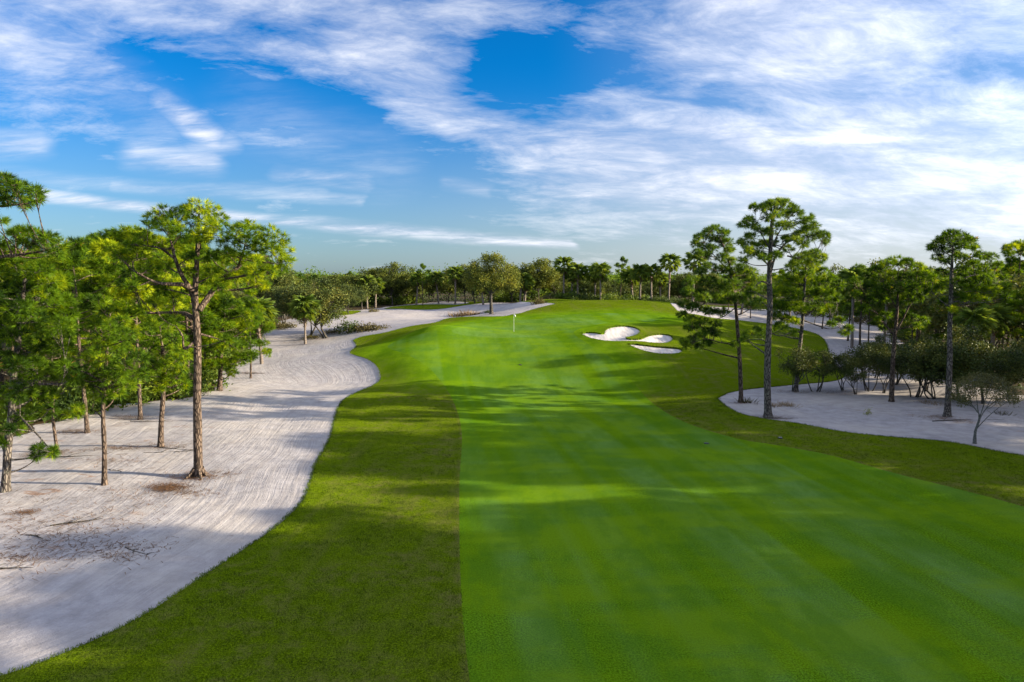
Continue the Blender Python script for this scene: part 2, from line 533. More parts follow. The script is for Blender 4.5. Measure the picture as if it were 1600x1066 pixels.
def sdf(x, y, P, margin=30.0):
    """signed distance, positive inside"""
    lo, hi = P.min(0) - margin, P.max(0) + margin
    res = np.full(len(x), -float(margin))
    ix = np.where((x > lo[0]) & (x < hi[0]) & (y > lo[1]) & (y < hi[1]))[0]
    A, B = P, np.roll(P, -1, 0)
    for c in range(0, len(ix), 20000):
        k = ix[c:c + 20000]
        X, Y = x[k, None], y[k, None]
        bx, by = (B - A)[:, 0], (B - A)[:, 1]
        L = bx * bx + by * by + 1e-12
        t = np.clip(((X - A[:, 0]) * bx + (Y - A[:, 1]) * by) / L, 0, 1)
        d2 = (X - A[:, 0] - t * bx) ** 2 + (Y - A[:, 1] - t * by) ** 2
        dist = np.sqrt(d2.min(1))
        cr = ((A[:, 1] > Y) != (B[:, 1] > Y)) & (X < (B[:, 0] - A[:, 0]) * (Y - A[:, 1]) / (B[:, 1] - A[:, 1] + 1e-12) + A[:, 0])
        ins = cr.sum(1) % 2 == 1
        res[k] = np.where(ins, dist, -dist)
    return res


sandL = poly([(-260, 1130), (0, 1056), (100, 1020), (175, 987), (235, 955), (300, 912), (360, 872), (415, 835), (445, 812), (475, 780), (487, 750),
              (494, 725), (508, 700), (519, 675), (525, 648), (536, 626), (560, 612), (585, 601), (595, 590), (590, 573), (575, 561), (556, 555),
              (548, 550), (558, 540), (553, 531), (570, 525), (600, 520), (640, 510), (680, 504), (700, 497.5), (730, 495), (785, 494), (802, 491),
              (815, 489), (834, 483), (858, 477), (868, 474.5), (850, 472.6), (800, 471), (772, 471)], per=6,
             post=[(-10, 165), (-20, 190), (-160, 190), (-160, 5)])
patch = poly([(600, 482), (630, 477.5), (680, 475.5), (715, 476), (740, 472), (765, 470.5), (772, 472), (750, 474), (720, 478), (690, 482.5), (660, 483.8), (625, 482.7)])
patch2 = poly([(515, 489), (535, 486), (562, 485.5), (560, 488), (545, 491.5), (520, 492.5)])
sandR = poly([(1120, 622), (1135, 635), (1160, 647), (1200, 655), (1250, 662), (1320, 675), (1400, 683), (1480, 690), (1560, 705), (1620, 715),
              (1750, 735)], per=6,
             post=[(140, 40), (150, 165), (40, 160)] + [tuple(p[:2]) for p in hit(*catmull(
                 [(1046, 470.5), (1047, 474), (1053, 480), (1062, 487), (1090, 492), (1120, 497.5), (1160, 501), (1216, 508), (1257, 516), (1280, 524),
                  (1291, 537), (1296, 555), (1306, 571), (1318, 584), (1315, 591), (1295, 596), (1261, 599), (1205, 604), (1160, 609), (1136, 614)],
                 5, False).T)])
woods = poly([(-400, 730), (-100, 700), (0, 688), (60, 668), (130, 650), (180, 634), (240, 628), (300, 622), (335, 598), (370, 560), (400, 530),
              (425, 508), (470, 494), (520, 484.5), (560, 484), (610, 478.5), (650, 474.5), (690, 471)],
             post=[(-9, 172), (0, 150), (20, 143), (38, 141)] + [tuple(p[:2]) for p in hit(*catmull(
                 [(1100, 472), (1160, 478), (1200, 482), (1250, 485), (1300, 488), (1350, 493), (1385, 515), (1420, 550), (1500, 592), (1560, 612),
                  (1620, 622), (1720, 640)], 5, False).T)] +
             [(150, 35), (4000, 35), (4000, 4000), (-4000, 4000), (-4000, 10), (-120, 12)])
bunkA = poly([(908, 521.5), (926, 520), (943, 522.3), (945, 517), (951, 513), (964, 510.3), (980, 510), (994, 513), (1000.5, 518), (997, 523), (988, 526.5),
              (978, 528.2), (984, 530.6), (1001, 530.0), (1012, 525.5), (1026, 522.8), (1042, 523.2), (1050.5, 527.5), (1050, 533), (1040, 537),
              (1020, 536.6), (1000, 534.6), (980, 534.2), (960, 534.4), (940, 532.8), (920, 528.4)])
bunkB = poly([(978, 538.2), (992, 538.2), (1006, 540), (1024, 542), (1042, 543.5), (1060, 545), (1066, 549), (1060, 553), (1040, 554), (1020, 552.3),
              (1000, 547.2), (986, 541.5)])
fairway = poly([(760, 1300), (742, 1130), (731, 1040), (722, 950), (718, 850), (718, 750), (722, 690), (718, 655), (706, 622), (690, 597), (670, 575),
                (640, 556), (615, 547), (606, 541), (625, 531), (655, 523), (690, 513), (740, 503), (800, 497), (880, 492), (950, 489.5), (1010, 491.5),
                (1040, 496), (1020, 502), (985, 503.5), (940, 506), (905, 514), (897, 523), (920, 538), (950, 556), (972, 575), (990, 598), (1020, 630),
                (1070, 660), (1150, 685), (1210, 695), (1300, 712), (1400, 740), (1500, 765), (1600, 792), (1760, 840)],
               post=[(60, 5), (60, -40), (-1, -40)])
green = poly([(706, 517), (730, 508), (770, 503), (820, 499.5), (880, 497), (930, 499), (925, 506), (890, 513), (860, 521), (820, 527), (770, 528), (725, 524)])

# ------------------------------------------------------------------ ground sheets
ys = [-45.0]
while ys[-1] < 7000:
    y = ys[-1]
    if y < 12:
        s = 1.0
    elif y < 28:
        s = 0.30
    elif y < 128:
        s = 0.36
    else:
        s = 0.36 * 1.045 ** (len(ys) - n128)
    if y < 128:
        n128 = len(ys)
    ys.append(y + s)
ys = np.array(ys)
us = [0.0]
while us[-1] < 2.6:
    us.append(us[-1] + (0.0030 if us[-1] < 0.62 else min(0.0030 * 1.035 ** (len(us) - 207), 0.12)))
us = np.array(sorted(set([-u for u in us] + us)))
X = us[None, :] * (ys[:, None] + 62)
Y = np.broadcast_to(ys[:, None], X.shape)
nr, nc = X.shape
x, y = X.ravel(), Y.ravel()
sw = sdf(x, y, woods, 12)
wob = 0.35 * np.sin(x * 1.1 + 2 * np.sin(y * .6)) + 0.3 * np.sin(y * 1.7 + x * .4) + 0.5 * np.sin(x * .37 - y * .29)
sw = np.where(y > 200, 10, sw + wob)
# columns: 0 x, 1 y, 2 woods, 3 sandL, 4 sandR, 5 bunkerA, 6 bunkerB, 7 fairway, 8 green
sl = sdf(x, y, sandL, 40)
pt = np.maximum(sdf(x, y, patch, 4), sdf(x, y, patch2, 4))
A0 = np.stack([x, y, sw, np.minimum(sl, np.where(pt > -3.9, -pt, 99.0)), sdf(x, y, sandR, 40), sdf(x, y, bunkA, 6), sdf(x, y, bunkB, 6), sdf(x, y, fairway, 40),
               sdf(x, y, green, 8)], 1)
i = np.arange(nr - 1)[:, None] * nc
j = np.arange(nc - 1)[None, :]
q = np.stack([i + j, i + j + 1, i + nc + j + 1, i + nc + j], -1).reshape(-1, 4)
F0 = np.concatenate([q[:, [0, 1, 2]], q[:, [0, 2, 3]]])


def split(A, F, col):
    """cut the sheet along the zero line of a column -> A, inside tris, outside tris, cut edges"""
    s = np.where(np.abs(A[:, col]) < 1e-4, 1e-4, A[:, col])
    pos = s[F] > 0
    k = pos.sum(1)
    ins, outs = F[k == 3], F[k == 0]
    mx = (k == 1) | (k == 2)
    Fm, pm, km = F[mx], pos[mx], k[mx]
    lone = np.where(km == 1, pm.argmax(1), (~pm).argmax(1))
    r = np.arange(len(Fm))
    a, b, c = Fm[r, lone], Fm[r, (lone + 1) % 3], Fm[r, (lone + 2) % 3]
    e = np.concatenate([np.stack([a, b], 1), np.stack([a, c], 1)])
    e = np.sort(e, 1)
    key = e[:, 0] * len(A) + e[:, 1]
    uq, first, inv = np.unique(key, return_index=True, return_inverse=True)
    e = e[first]
    t = s[e[:, 0]] / (s[e[:, 0]] - s[e[:, 1]])
    new = A[e[:, 0]] * (1 - t)[:, None] + A[e[:, 1]] * t[:, None]
    base = len(A)
    A = np.concatenate([A, new])
    m1, m2 = base + inv[:len(Fm)], base + inv[len(Fm):]
    lt = np.stack([a, m1, m2], 1)
    rt = np.concatenate([np.stack([m1, b, c], 1), np.stack([m1, c, m2], 1)])
    k1 = km == 1
    k1r = np.concatenate([k1, k1])
    ins = np.concatenate([ins, lt[k1], rt[~k1r]])
    outs = np.concatenate([outs, lt[~k1], rt[k1r]])
    return A, ins, outs, np.stack([m1, m2], 1)


A, Fw, F, _ = split(A0, F0, 2)
A, FsL, F, eL = split(A, F, 3)
A, FsR, F, eR = split(A, F, 4)
A, FbA, F, eA = split(A, F, 5)
A, FbB, F, eB = split(A, F, 6)
A, Ff, Fr, _ = split(A, F, 7)
A, Fg, Ff, _ = split(A, Ff, 8)
zt = terr(A[:, 0], A[:, 1])


def sm(v, a, b):
    t = np.clip((v - a) / (b - a), 0, 1)
    return t * t * (3 - 2 * t)


gx, gy = A[:, 0], A[:, 1]
def lumps(scale, seed):
    """smooth random relief on a lattice"""
    g = np.random.default_rng(seed).normal(size=(256, 256))
    u_, v_ = gx / scale + 1000.3, gy / scale + 1000.7
    i0, j0 = np.floor(u_).astype(int), np.floor(v_).astype(int)
    fu, fv = u_ - i0, v_ - j0
    fu, fv = fu * fu * (3 - 2 * fu), fv * fv * (3 - 2 * fv)
    i0, j0 = i0 % 255, j0 % 255
    return (g[i0, j0] * (1 - fu) + g[i0 + 1, j0] * fu) * (1 - fv) + (g[i0, j0 + 1] * (1 - fu) + g[i0 + 1, j0 + 1] * fu) * fv


dune = 0.06 * lumps(5.5, 1) + 0.035 * lumps(2.2, 2) + 0.018 * lumps(0.9, 3)
z_sand = zt - 0.05 + 0.75 * dune * sm(np.maximum(A[:, 3], A[:, 4]), 1.0, 5.0) * np.where(gy < 70, 1.0, 0.4)
z_bunk = zt - 0.08 - 0.25 * sm(np.maximum(A[:, 5], A[:, 6]), 0.0, 2.0)
bd = np.maximum(A[:, 5], A[:, 6])
z_grass = zt + 0.10 * np.exp(-(np.minimum(bd, 0) / 0.9) ** 2) * (bd > -6)
z_woods = zt - 0.06


def piece(name, Ft, z, m, attrs, kind='structure', skirt=None, depth=0.5):
    used = np.unique(Ft)
    mp = -np.ones(len(A), int)
    mp[used] = np.arange(len(used))
    V = np.stack([A[used, 0], A[used, 1], z[used]], 1)
    Fn = mp[Ft]
    at = {k: v[used] for k, v in attrs.items()}
    if skirt is not None:
        e = skirt[(mp[skirt] >= 0).all(1)]
        u = np.unique(e)
        top = V[mp[u]]
        low = top - np.array([0, 0, depth])
        mp1 = -np.ones(len(A), int)
        mp1[u] = len(V) + np.arange(len(u))
        mp2 = mp1 + len(u)
        a, b = e[:, 0], e[:, 1]
        Fs = np.concatenate([np.stack([mp1[a], mp1[b], mp2[b]], 1), np.stack([mp1[a], mp2[b], mp2[a]], 1)])
        V = np.concatenate([V, top, low])
        Fn = np.concatenate([Fn, Fs])
        at = {k: np.concatenate([v, v[mp[u]], v[mp[u]]]) for k, v in at.items()}
    me = make_mesh(name, V, Fn, m, at, True)
    o = link(name, me)
    o['kind'] = kind
    return o


def m_grass(t, dark, mid, light, dry, fair):
    """turf: 'edge' is the distance in metres from the mowing line, positive on the fairway side"""
    pos = t.n('ShaderNodeNewGeometry').outputs['Position']
    p2 = t.vm('MULTIPLY', pos, (1, 1, 0))
    e = t.attr('edge')
    big = t.noise(p2, 0.055, 3.0)
    med = t.noise(p2, 0.45, 5.0, 0.65)
    fine = t.noise(p2, 5.0, 6.0, 0.85)
    blade = t.noise(p2, 15.0, 4.0, 0.9)
    f = t.m('ADD', t.m('MULTIPLY', big, 0.7), t.m('ADD', t.m('MULTIPLY', med, 0.55), t.m('MULTIPLY', fine, 0.75)))
    c = t.mix(t.ramp(f, 0.72, 1.05), dark, mid)
    c = t.mix(t.ramp(f, 0.98, 1.35), c, light)
    gr = 0.78 if not fair else 0.72
    c = t.mix(t.ramp(blade, 0.42, 0.58), t.mix(gr, c, (0.022, 0.034, 0.001)), t.mix(gr * 0.8, c, light))
    if fair:
        # mowing passes lean the blades two ways: broad soft stripes
        mp = t.n('ShaderNodeMapping', {'Vector': p2, 'Rotation': (0, 0, radians(-8.3))}).outputs[0]
        w = t.noise(t.vm('MULTIPLY', mp, (0.42, 0.012, 0)), 1.0, 2.5, 0.6)
        st = t.ramp(w, 0.38, 0.64)
        brk = t.ramp(t.noise(p2, 0.12, 4.0, 0.6), 0.35, 0.65, 0.22, 0.60)
        c = t.mix(t.m('MULTIPLY', st, brk), c, (0.130, 0.245, 0.070))
        mp = t.n('ShaderNodeMapping', {'Vector': p2, 'Rotation': (0, 0, radians(24))}).outputs[0]
        w2 = t.ramp(t.noise(t.vm('MULTIPLY', mp, (0.30, 0.03, 0)), 1.0, 2.0), 0.4, 0.65)
        c = t.mix(t.m('MULTIPLY', w2, 0.30), c, dark)
        md = t.noise(t.vm('MULTIPLY', p2, (0.35, 1.0, 0)), 0.28, 5.0, 0.62)
        c = t.mix(t.ramp(md, 0.42, 0.60, 0.0, 0.55), c, (0.150, 0.250, 0.005))
        md2 = t.noise(t.vm('MULTIPLY', p2, (1.0, 0.5, 0)), 0.55, 6.0, 0.7)
        c = t.mix(t.ramp(md2, 0.45, 0.62, 0.0, 0.40), c, (0.055, 0.140, 0.010))
        sp = t.noise(p2, 3.1, 2.0)
        c = t.mix(t.ramp(sp, 0.76, 0.80, 0.0, 0.5), c, (0.20, 0.24, 0.10))
    else:
        dn = t.noise(p2, 1.1, 6.0, 0.75)
        dn2 = t.noise(p2, 0.16, 3.0, 0.6)
        near = t.ramp(e, -9.0, -0.2, 0.0, 1.0)
        dd = t.m('MULTIPLY', t.ramp(t.m('ADD', dn, t.m('MULTIPLY', near, 0.05)), 0.45, 0.70), t.ramp(dn2, 0.34, 0.62, 0.15, 0.9))
        c = t.mix(t.m('MULTIPLY', dd, 0.7), c, dry)
        line = t.m('MULTIPLY', t.ramp(e, -0.32, -0.08), t.ramp(fine, 0.35, 0.6, 0.1, 0.6))
        c = t.mix(t.m('MULTIPLY', line, t.ramp(dn, 0.38, 0.6, 0.1, 0.8)), c, dry)
        wl = t.noise(t.vm('MULTIPLY', p2, (0.9, 0.05, 0)), 1.0, 2.0)
        c = t.mix(t.ramp(wl, 0.5, 0.7, 0.0, 0.22), c, dry)
    if not fair:
        # cut shorter step by step towards the green: the approach has no hard mowing line
        yy_ = t.n('ShaderNodeSeparateXYZ', {0: pos}).outputs[1]
        ap = t.m('MULTIPLY', t.ramp(e, -7.0, 0.0), t.ramp(yy_, 60.0, 70.0))
        c = t.mix(t.m('MULTIPLY', ap, 0.85), c, t.mix(t.ramp(med, 0.35, 0.65), (0.085, 0.185, 0.004), (0.14, 0.255, 0.006)))
    h = t.m('ADD', t.m('MULTIPLY', fine, 0.8), t.m('MULTIPLY', blade, 0.5))
    b = t.n('ShaderNodeBsdfDiffuse', {'Color': c, 'Roughness': 0.6, 'Normal': bump(t, h, 0.75 if not fair else 0.45, 0.07 if not fair else 0.03)})
    out(t, b)


M['fairway'] = mat('fairway_turf', lambda t: m_grass(t, (0.062, 0.145, 0.003), (0.108, 0.235, 0.005), (0.165, 0.320, 0.010), None, True))
M['green'] = mat('green_turf', lambda t: m_grass(t, (0.085, 0.185, 0.010), (0.130, 0.260, 0.025), (0.175, 0.320, 0.045), None, True))  # paler short turf, with its grazing sheen put into the colour
M['rough'] = mat('rough_turf', lambda t: m_grass(t, (0.046, 0.096, 0.002), (0.096, 0.170, 0.003), (0.185, 0.255, 0.007), (0.155, 0.135, 0.045), False))


def m_sand(t, rake=True):
    pos = t.n('ShaderNodeNewGeometry').outputs['Position']
    p2 = t.vm('MULTIPLY', pos, (1, 1, 0))
    s = t.attr('shore')
    xy = t.n('ShaderNodeSeparateXYZ', {0: p2})
    wv = t.noise(p2, 0.045, 2.0)
    s2 = t.m('ADD', s, t.m('MULTIPLY', wv, 5.0))
    v1 = t.n('ShaderNodeCombineXYZ', {0: t.m('MULTIPLY', s2, 1.5), 1: t.m('MULTIPLY', xy.outputs[1], 0.09), 2: t.m('MULTIPLY', xy.outputs[0], 0.05)}).outputs[0]
    v2 = t.n('ShaderNodeCombineXYZ', {0: t.m('MULTIPLY', s2, 6.0), 1: t.m('MULTIPLY', xy.outputs[1], 0.22), 2: t.m('MULTIPLY', xy.outputs[0], 0.12)}).outputs[0]
    tr1 = t.noise(v1, 1.0, 4.0, 0.6)
    tr2 = t.noise(v2, 1.0, 3.0, 0.6)
    big = t.noise(p2, 0.13, 4.0, 0.6)
    med = t.noise(p2, 1.1, 6.0, 0.7)
    fine = t.noise(p2, 9.0, 5.0, 0.8)
    c = t.mix(t.ramp(med, 0.3, 0.7), (0.29, 0.270, 0.278), (0.42, 0.393, 0.402))
    c = t.mix(t.ramp(big, 0.42, 0.68, 0.0, 0.45), c, (0.50, 0.445, 0.39))
    if rake:
        k = t.ramp(s, 9.0, 15.0, 1.0, 0.35)
        c = t.mix(t.m('MULTIPLY', t.ramp(tr1, 0.46, 0.66), t.m('MULTIPLY', k, 0.30)), c, (0.27, 0.24, 0.23))
        c = t.mix(t.m('MULTIPLY', t.ramp(tr2, 0.50, 0.68), t.m('MULTIPLY', k, 0.22)), c, (0.26, 0.235, 0.225))
        c = t.mix(t.m('MULTIPLY', t.ramp(tr1, 0.25, 0.42, 1.0, 0.0), 0.3), c, (0.58, 0.54, 0.52))
        # needle and root litter further from the shore of the sand
        lf = t.m('MULTIPLY', t.ramp(s, 4.5, 9.0), t.ramp(xy.outputs[1], 34.0, 60.0, 1.0, 0.35))
        mp = t.vm('MULTIPLY', p2, (0.8, 1.6, 0))
        l1 = t.noise(mp, 1.5, 8.0, 0.78, 1.2)
        c = t.mix(t.m('MULTIPLY', t.ramp(l1, 0.545, 0.62), t.m('MULTIPLY', lf, 0.55)), c, (0.10, 0.075, 0.06))
        l2 = t.noise(mp, 0.55, 7.0, 0.75, 0.6)
        c = t.mix(t.m('MULTIPLY', t.ramp(l2, 0.56, 0.66), t.m('MULTIPLY', lf, 0.7)), c, (0.26, 0.14, 0.075))
        h = t.m('ADD', t.m('ADD', t.m('MULTIPLY', tr1, 0.5), t.m('MULTIPLY', tr2, 0.5)), t.m('MULTIPLY', med, 0.8))
    else:
        w = t.noise(t.n('ShaderNodeCombineXYZ', {0: t.m('MULTIPLY', xy.outputs[0], 3.0), 1: t.m('MULTIPLY', xy.outputs[1], 0.35), 2: 0.0}).outputs[0], 1.0, 3.0)
        c = t.mix(t.ramp(w, 0.42, 0.62, 0.0, 0.45), t.mix(0.6, c, (0.62, 0.58, 0.55)), (0.33, 0.29, 0.265))
        h = t.m('ADD', t.m('MULTIPLY', w, 0.8), t.m('MULTIPLY', med, 0.5))
    h = t.m('ADD', h, t.m('MULTIPLY', fine, 0.25))
    out(t, pbsdf(t, c, 0.95, bump(t, h, 0.6, 0.12), 0.1))


M['sand'] = mat('waste_sand', lambda t: m_sand(t, True))
M['bsand'] = mat('bunker_sand', lambda t: m_sand(t, False))


def m_floor(t):
    pos = t.n('ShaderNodeNewGeometry').outputs['Position']
    n = t.noise(pos, 1.2, 6.0, 0.7)
    n2 = t.noise(pos, 0.2, 3.0)
    c = t.mix(t.ramp(n, 0.35, 0.65), (0.030, 0.026, 0.014), (0.11, 0.075, 0.04))
    c = t.mix(t.ramp(n2, 0.5, 0.7, 0.0, 0.8), c, (0.035, 0.06, 0.018))
    out(t, pbsdf(t, c, 0.95, bump(t, n, 0.8, 0.2), 0.1))


M['floor'] = mat('woodland_litter', m_floor)
at = {'edge': A[:, 7], 'shore': np.maximum(A[:, 3], A[:, 4])}
piece('woodland_ground', Fw, z_woods, M['floor'], {})
piece('sand_waste', FsL, z_sand, M['sand'], at)
piece('sand_waste', FsR, z_sand, M['sand'], at)
piece('bunker_sand', FbA, z_bunk, M['bsand'], at)
piece('bunker_sand', FbB, z_bunk, M['bsand'], at)
piece('fairway', Ff, z_grass, M['fairway'], at)
piece('putting_green', Fg, z_grass, M['green'], at)
piece('rough_grass', Fr, z_grass, M['rough'], at, skirt=np.concatenate([eL, eR, eA, eB]))


def blades(name, label, P, h, w, n, m, seed, spread):
    """short grass blades standing on the turf at the points P"""
    r = np.random.default_rng(seed)
    k = len(P)
    b = P[:, None, :] + r.normal(size=(k, n, 3)) * [spread, spread, 0]
    d = unit(r.normal(size=(k, n, 3)) * .55 + [0, 0, 1.0]) * (h * r.uniform(.5, 1.3, (k, n, 1)))
    s_ = unit(np.cross(d, r.normal(size=(k, n, 3)))) * w
    V = np.stack([b - s_, b + s_, b + d], 2).reshape(-1, 3)
    F = np.arange(k * n)[:, None] * 3 + np.array([0, 1, 2])
    me = make_mesh(name, V, F, m, {'var': np.repeat(np.clip(np.repeat(r.uniform(0, .7, k), n) + r.uniform(0, .3, k * n), 0, 1), 3)})
    return tag(link(name, me), label, 'grass', kind='stuff')


M['turfblade'] = foliage_mat('turf_blades', [(0.040, 0.070, 0.002), (0.095, 0.150, 0.003), (0.20, 0.25, 0.008), (0.20, 0.16, 0.06)], 0.25, tcol=(1.4, 1.3, 0.5))
re_ = np.random.default_rng(31)
pts = []
for e in (eL, eR, eA, eB):
    p0, p1 = A[e[:, 0], :2], A[e[:, 1], :2]
    L = np.linalg.norm(p1 - p0, axis=1)
    dist = p0[:, 1]
    nrep = np.clip(L * 26 * np.clip(60 / np.maximum(dist, 20), .35, 1.6), 1, 30).astype(int) * (dist < 150)
    ii = np.repeat(np.arange(len(L)), nrep)
    f = re_.uniform(0, 1, (len(ii), 1))
    q = p0[ii] * (1 - f) + p1[ii] * f + re_.normal(size=(len(ii), 2)) * .07
    zi = z_grass[e[ii, 0]] * (1 - f[:, 0]) + z_grass[e[ii, 1]] * f[:, 0]
    pts.append(np.c_[q, zi - .03])
blades('grass_fringe', 'ragged turf fringe hanging over the sand edges', np.concatenate(pts), .12, .011, 5, M['turfblade'], 32, .05)
# longer blades standing in the near rough
cen = A[Fr].mean(1)
ar = np.abs(np.cross(A[Fr[:, 1], :2] - A[Fr[:, 0], :2], A[Fr[:, 2], :2] - A[Fr[:, 0], :2])) / 2
zc = z_grass[Fr].mean(1)
near = (cen[:, 1] > 14) & (cen[:, 1] < 62) & (np.abs(cen[:, 0]) < cen[:, 1] * .85 + 3)
wgt = ar * near * np.clip(34 / np.maximum(cen[:, 1], 10), .2, 1.5)
ii = re_.choice(len(cen), 30000, p=wgt / wgt.sum())
bc = re_.dirichlet((1, 1, 1), len(ii))
q = (A[Fr[ii]][:, :, :2] * bc[..., None]).sum(1)
zi = (z_grass[Fr[ii]] * bc).sum(1)
blades('rough_blades', 'longer uneven grass blades standing in the rough', np.c_[q, zi - .01], .075, .010, 6, M['turfblade'], 33, .07)


# ------------------------------------------------------------------ tree building
def nearest_on(lines, c, below=0.35):
    """closest sensible point on trunk or limbs to hang the clump c from"""
    best, bd = None, 1e9
    for pts, rad in lines:
        d = np.linalg.norm(pts - c, axis=1) + np.maximum(pts[:, 2] - (c[2] - below), 0) * 1.6
        i = int(d.argmin())
        if d[i] < bd:
            bd, best = d[i], (pts[i], rad[i])
    return best


def dense(pts, rad, n=24):
    pts, rad = np.asarray(pts, float), np.asarray(rad, float)
    if len(pts) > 2:
        P = catmull(np.c_[pts, rad], max(2, n // (len(pts) - 1)), False)
    else:
        t = np.linspace(0, 1, n)[:, None]
        P = (1 - t) * np.r_[pts[0], rad[0]] + t * np.r_[pts[1], rad[1]]
    return P[:, :3], np.maximum(P[:, 3], 0.006)


def needles(mb, P, D, size, n, width, r, spread=0.75):
    """tufts: n long thin blades fanning from each point P around direction D"""
    k = len(P)
    D = unit(D)
    rd = unit(r.normal(size=(k, n, 3)))
    dirs = unit(D[:, None, :] * 0.72 + rd * spread)
    L = size[:, None] * r.uniform(0.75, 1.2, (k, n))
    base = P[:, None, :] + rd * 0.03 - D[:, None, :] * (size * 0.18)[:, None, None]
    tip = base + dirs * L[..., None]
    tip[..., 2] -= 0.10 * L
    side = unit(np.cross(dirs, rd + 0.3)) * (width * 0.5)
    m = k * n
    V = np.stack([base - side, base + side * 1.2, tip], 2).reshape(-1, 3)
    F = np.arange(m)[:, None] * 3 + np.array([0, 1, 2])
    var = np.clip(r.uniform(0, 1, k)[:, None] * 0.75 + r.uniform(0, 0.25, (k, n)), 0, 1)
    mb.add(V, F, np.repeat(var.ravel(), 3))


def leaves(mb, P, size, n, r, spread=0.35, droop=0.0):
    """sprays of small pointed leaves round each point"""
    k = len(P)
    c = P[:, None, :] + r.normal(size=(k, n, 3)) * spread * np.array([1, 1, 0.75])
    c[..., 2] -= droop * r.uniform(0, 1, (k, n))
    d = unit(r.normal(size=(k, n, 3)) + np.array([0, 0, -0.35 * (droop > 0)]))
    s = unit(np.cross(d, r.normal(size=(k, n, 3))))
    L = size * r.uniform(0.6, 1.3, (k, n, 1))
    V = np.stack([c - d * L * 0.5, c + s * L * 0.26, c + d * L * 0.5, c - s * L * 0.26], 2).reshape(-1, 3)
    m = k * n
    b = np.arange(m)[:, None] * 4
    F = np.concatenate([b + [0, 1, 2], b + [0, 2, 3]])
    var = np.clip(r.uniform(0, 1, k)[:, None] * 0.7 + r.uniform(0, 0.3, (k, n)), 0, 1)
    mb.add(V, F, np.repeat(var.ravel(), 4))


def build_tree(spec, r, kind='pine', dens=1.0, sides=9, nn=12, size=0.30, width=0.028, flat=0.62, wood=True, droop=0.0, spray=0.32):
    """spec: trunk [(pts, rad)], limbs [(pts, rad)], clumps [(centre, radius)] -> meshes (trunk, [limbs], crown)"""
    TR, LB = MB(), []
    lines = []
    tp, tr = dense(*spec['trunk'], n=28)
    tr = tr * (1 + 0.5 * np.exp(-(tp[:, 2] - tp[0, 2]) / 0.28) * (spec.get('flare', 1)))
    TR.tube(tp, tr, sides, wob=0.05, r=r)
    if spec.get('flare', 1) and spec.get('roots', False):
        for k in range(6):
            a = k * 1.05 + r.uniform(-.3, .3)
            L = r.uniform(1.7, 2.8) * tr[0]
            e = tp[0] + np.array([cos(a) * L, sin(a) * L, -0.06])
            TR.tube(bez(tp[0] + [cos(a) * tr[0] * .6, sin(a) * tr[0] * .6, tr[0] * 1.3], tp[0] + [cos(a) * L * .5, sin(a) * L * .5, .10], e, 6),
                    np.linspace(tr[0] * .42, .02, 6), 6)
    lines.append((tp, tr))
    for tw in spec.get('stems', []):
        p, q = dense(*tw)
        TR.tube(p, q, max(5, sides - 2), wob=0.05, r=r)
        lines.append((p, q))
    for lb in spec.get('limbs', []):
        p, q = dense(*lb)
        b = MB()
        b.tube(p, q, max(5, sides - 2), wob=0.06, r=r)
        LB.append(b)
        lines.append((p, q))
    CR = MB()
    for c, rad in spec['clumps']:
        c = np.asarray(c, float)
        a, ar = nearest_on(lines, c)
        L = np.linalg.norm(c - a)
        midp = (a + c) / 2 + r.normal(size=3) * 0.10 * L + np.array([0, 0, -0.06 * L if droop == 0 else 0.1 * L])
        br = bez(a, midp, c, 8)
        r0 = min(ar * 0.6, 0.018 + 0.020 * L)
        if wood:
            TR.tube(br, np.linspace(r0, 0.014, 8), 5, cap=False)
        nt = max(4, int(dens * (42 if kind == 'pine' else 26) * rad ** 1.7 + (5 if kind == 'pine' else 3)))
        u = unit(r.normal(size=(nt, 3)) + np.array([0, 0, 0.35 if kind == 'pine' else 0.15]))
        rr = rad * r.uniform(0.45 if kind == 'pine' else 0.2, 1.0, nt) ** 0.6
        P = c + u * rr[:, None] * np.array([1, 1, flat])
        if wood:
            for q in range(0, nt, 4 if kind == 'pine' else 5):
                s = br[int(r.integers(4, 8))]
                TR.tube(bez(s, (s + P[q]) / 2 + [0, 0, -.05], P[q], 4), np.linspace(0.014, 0.006, 4), 3, cap=False)
        if kind == 'pine':
            D = u * np.array([1, 1, .7]) + np.array([0, 0, 0.45])
            needles(CR, P, D, r.uniform(0.8, 1.2, nt) * size, nn, width, r)
        else:
            leaves(CR, P, size, nn, r, spray, droop)
    return TR, LB, CR


def scatter_clumps(r, centre_fn, n, rlo, rhi):
    return [(centre_fn(i), r.uniform(rlo, rhi)) for i in range(n)]


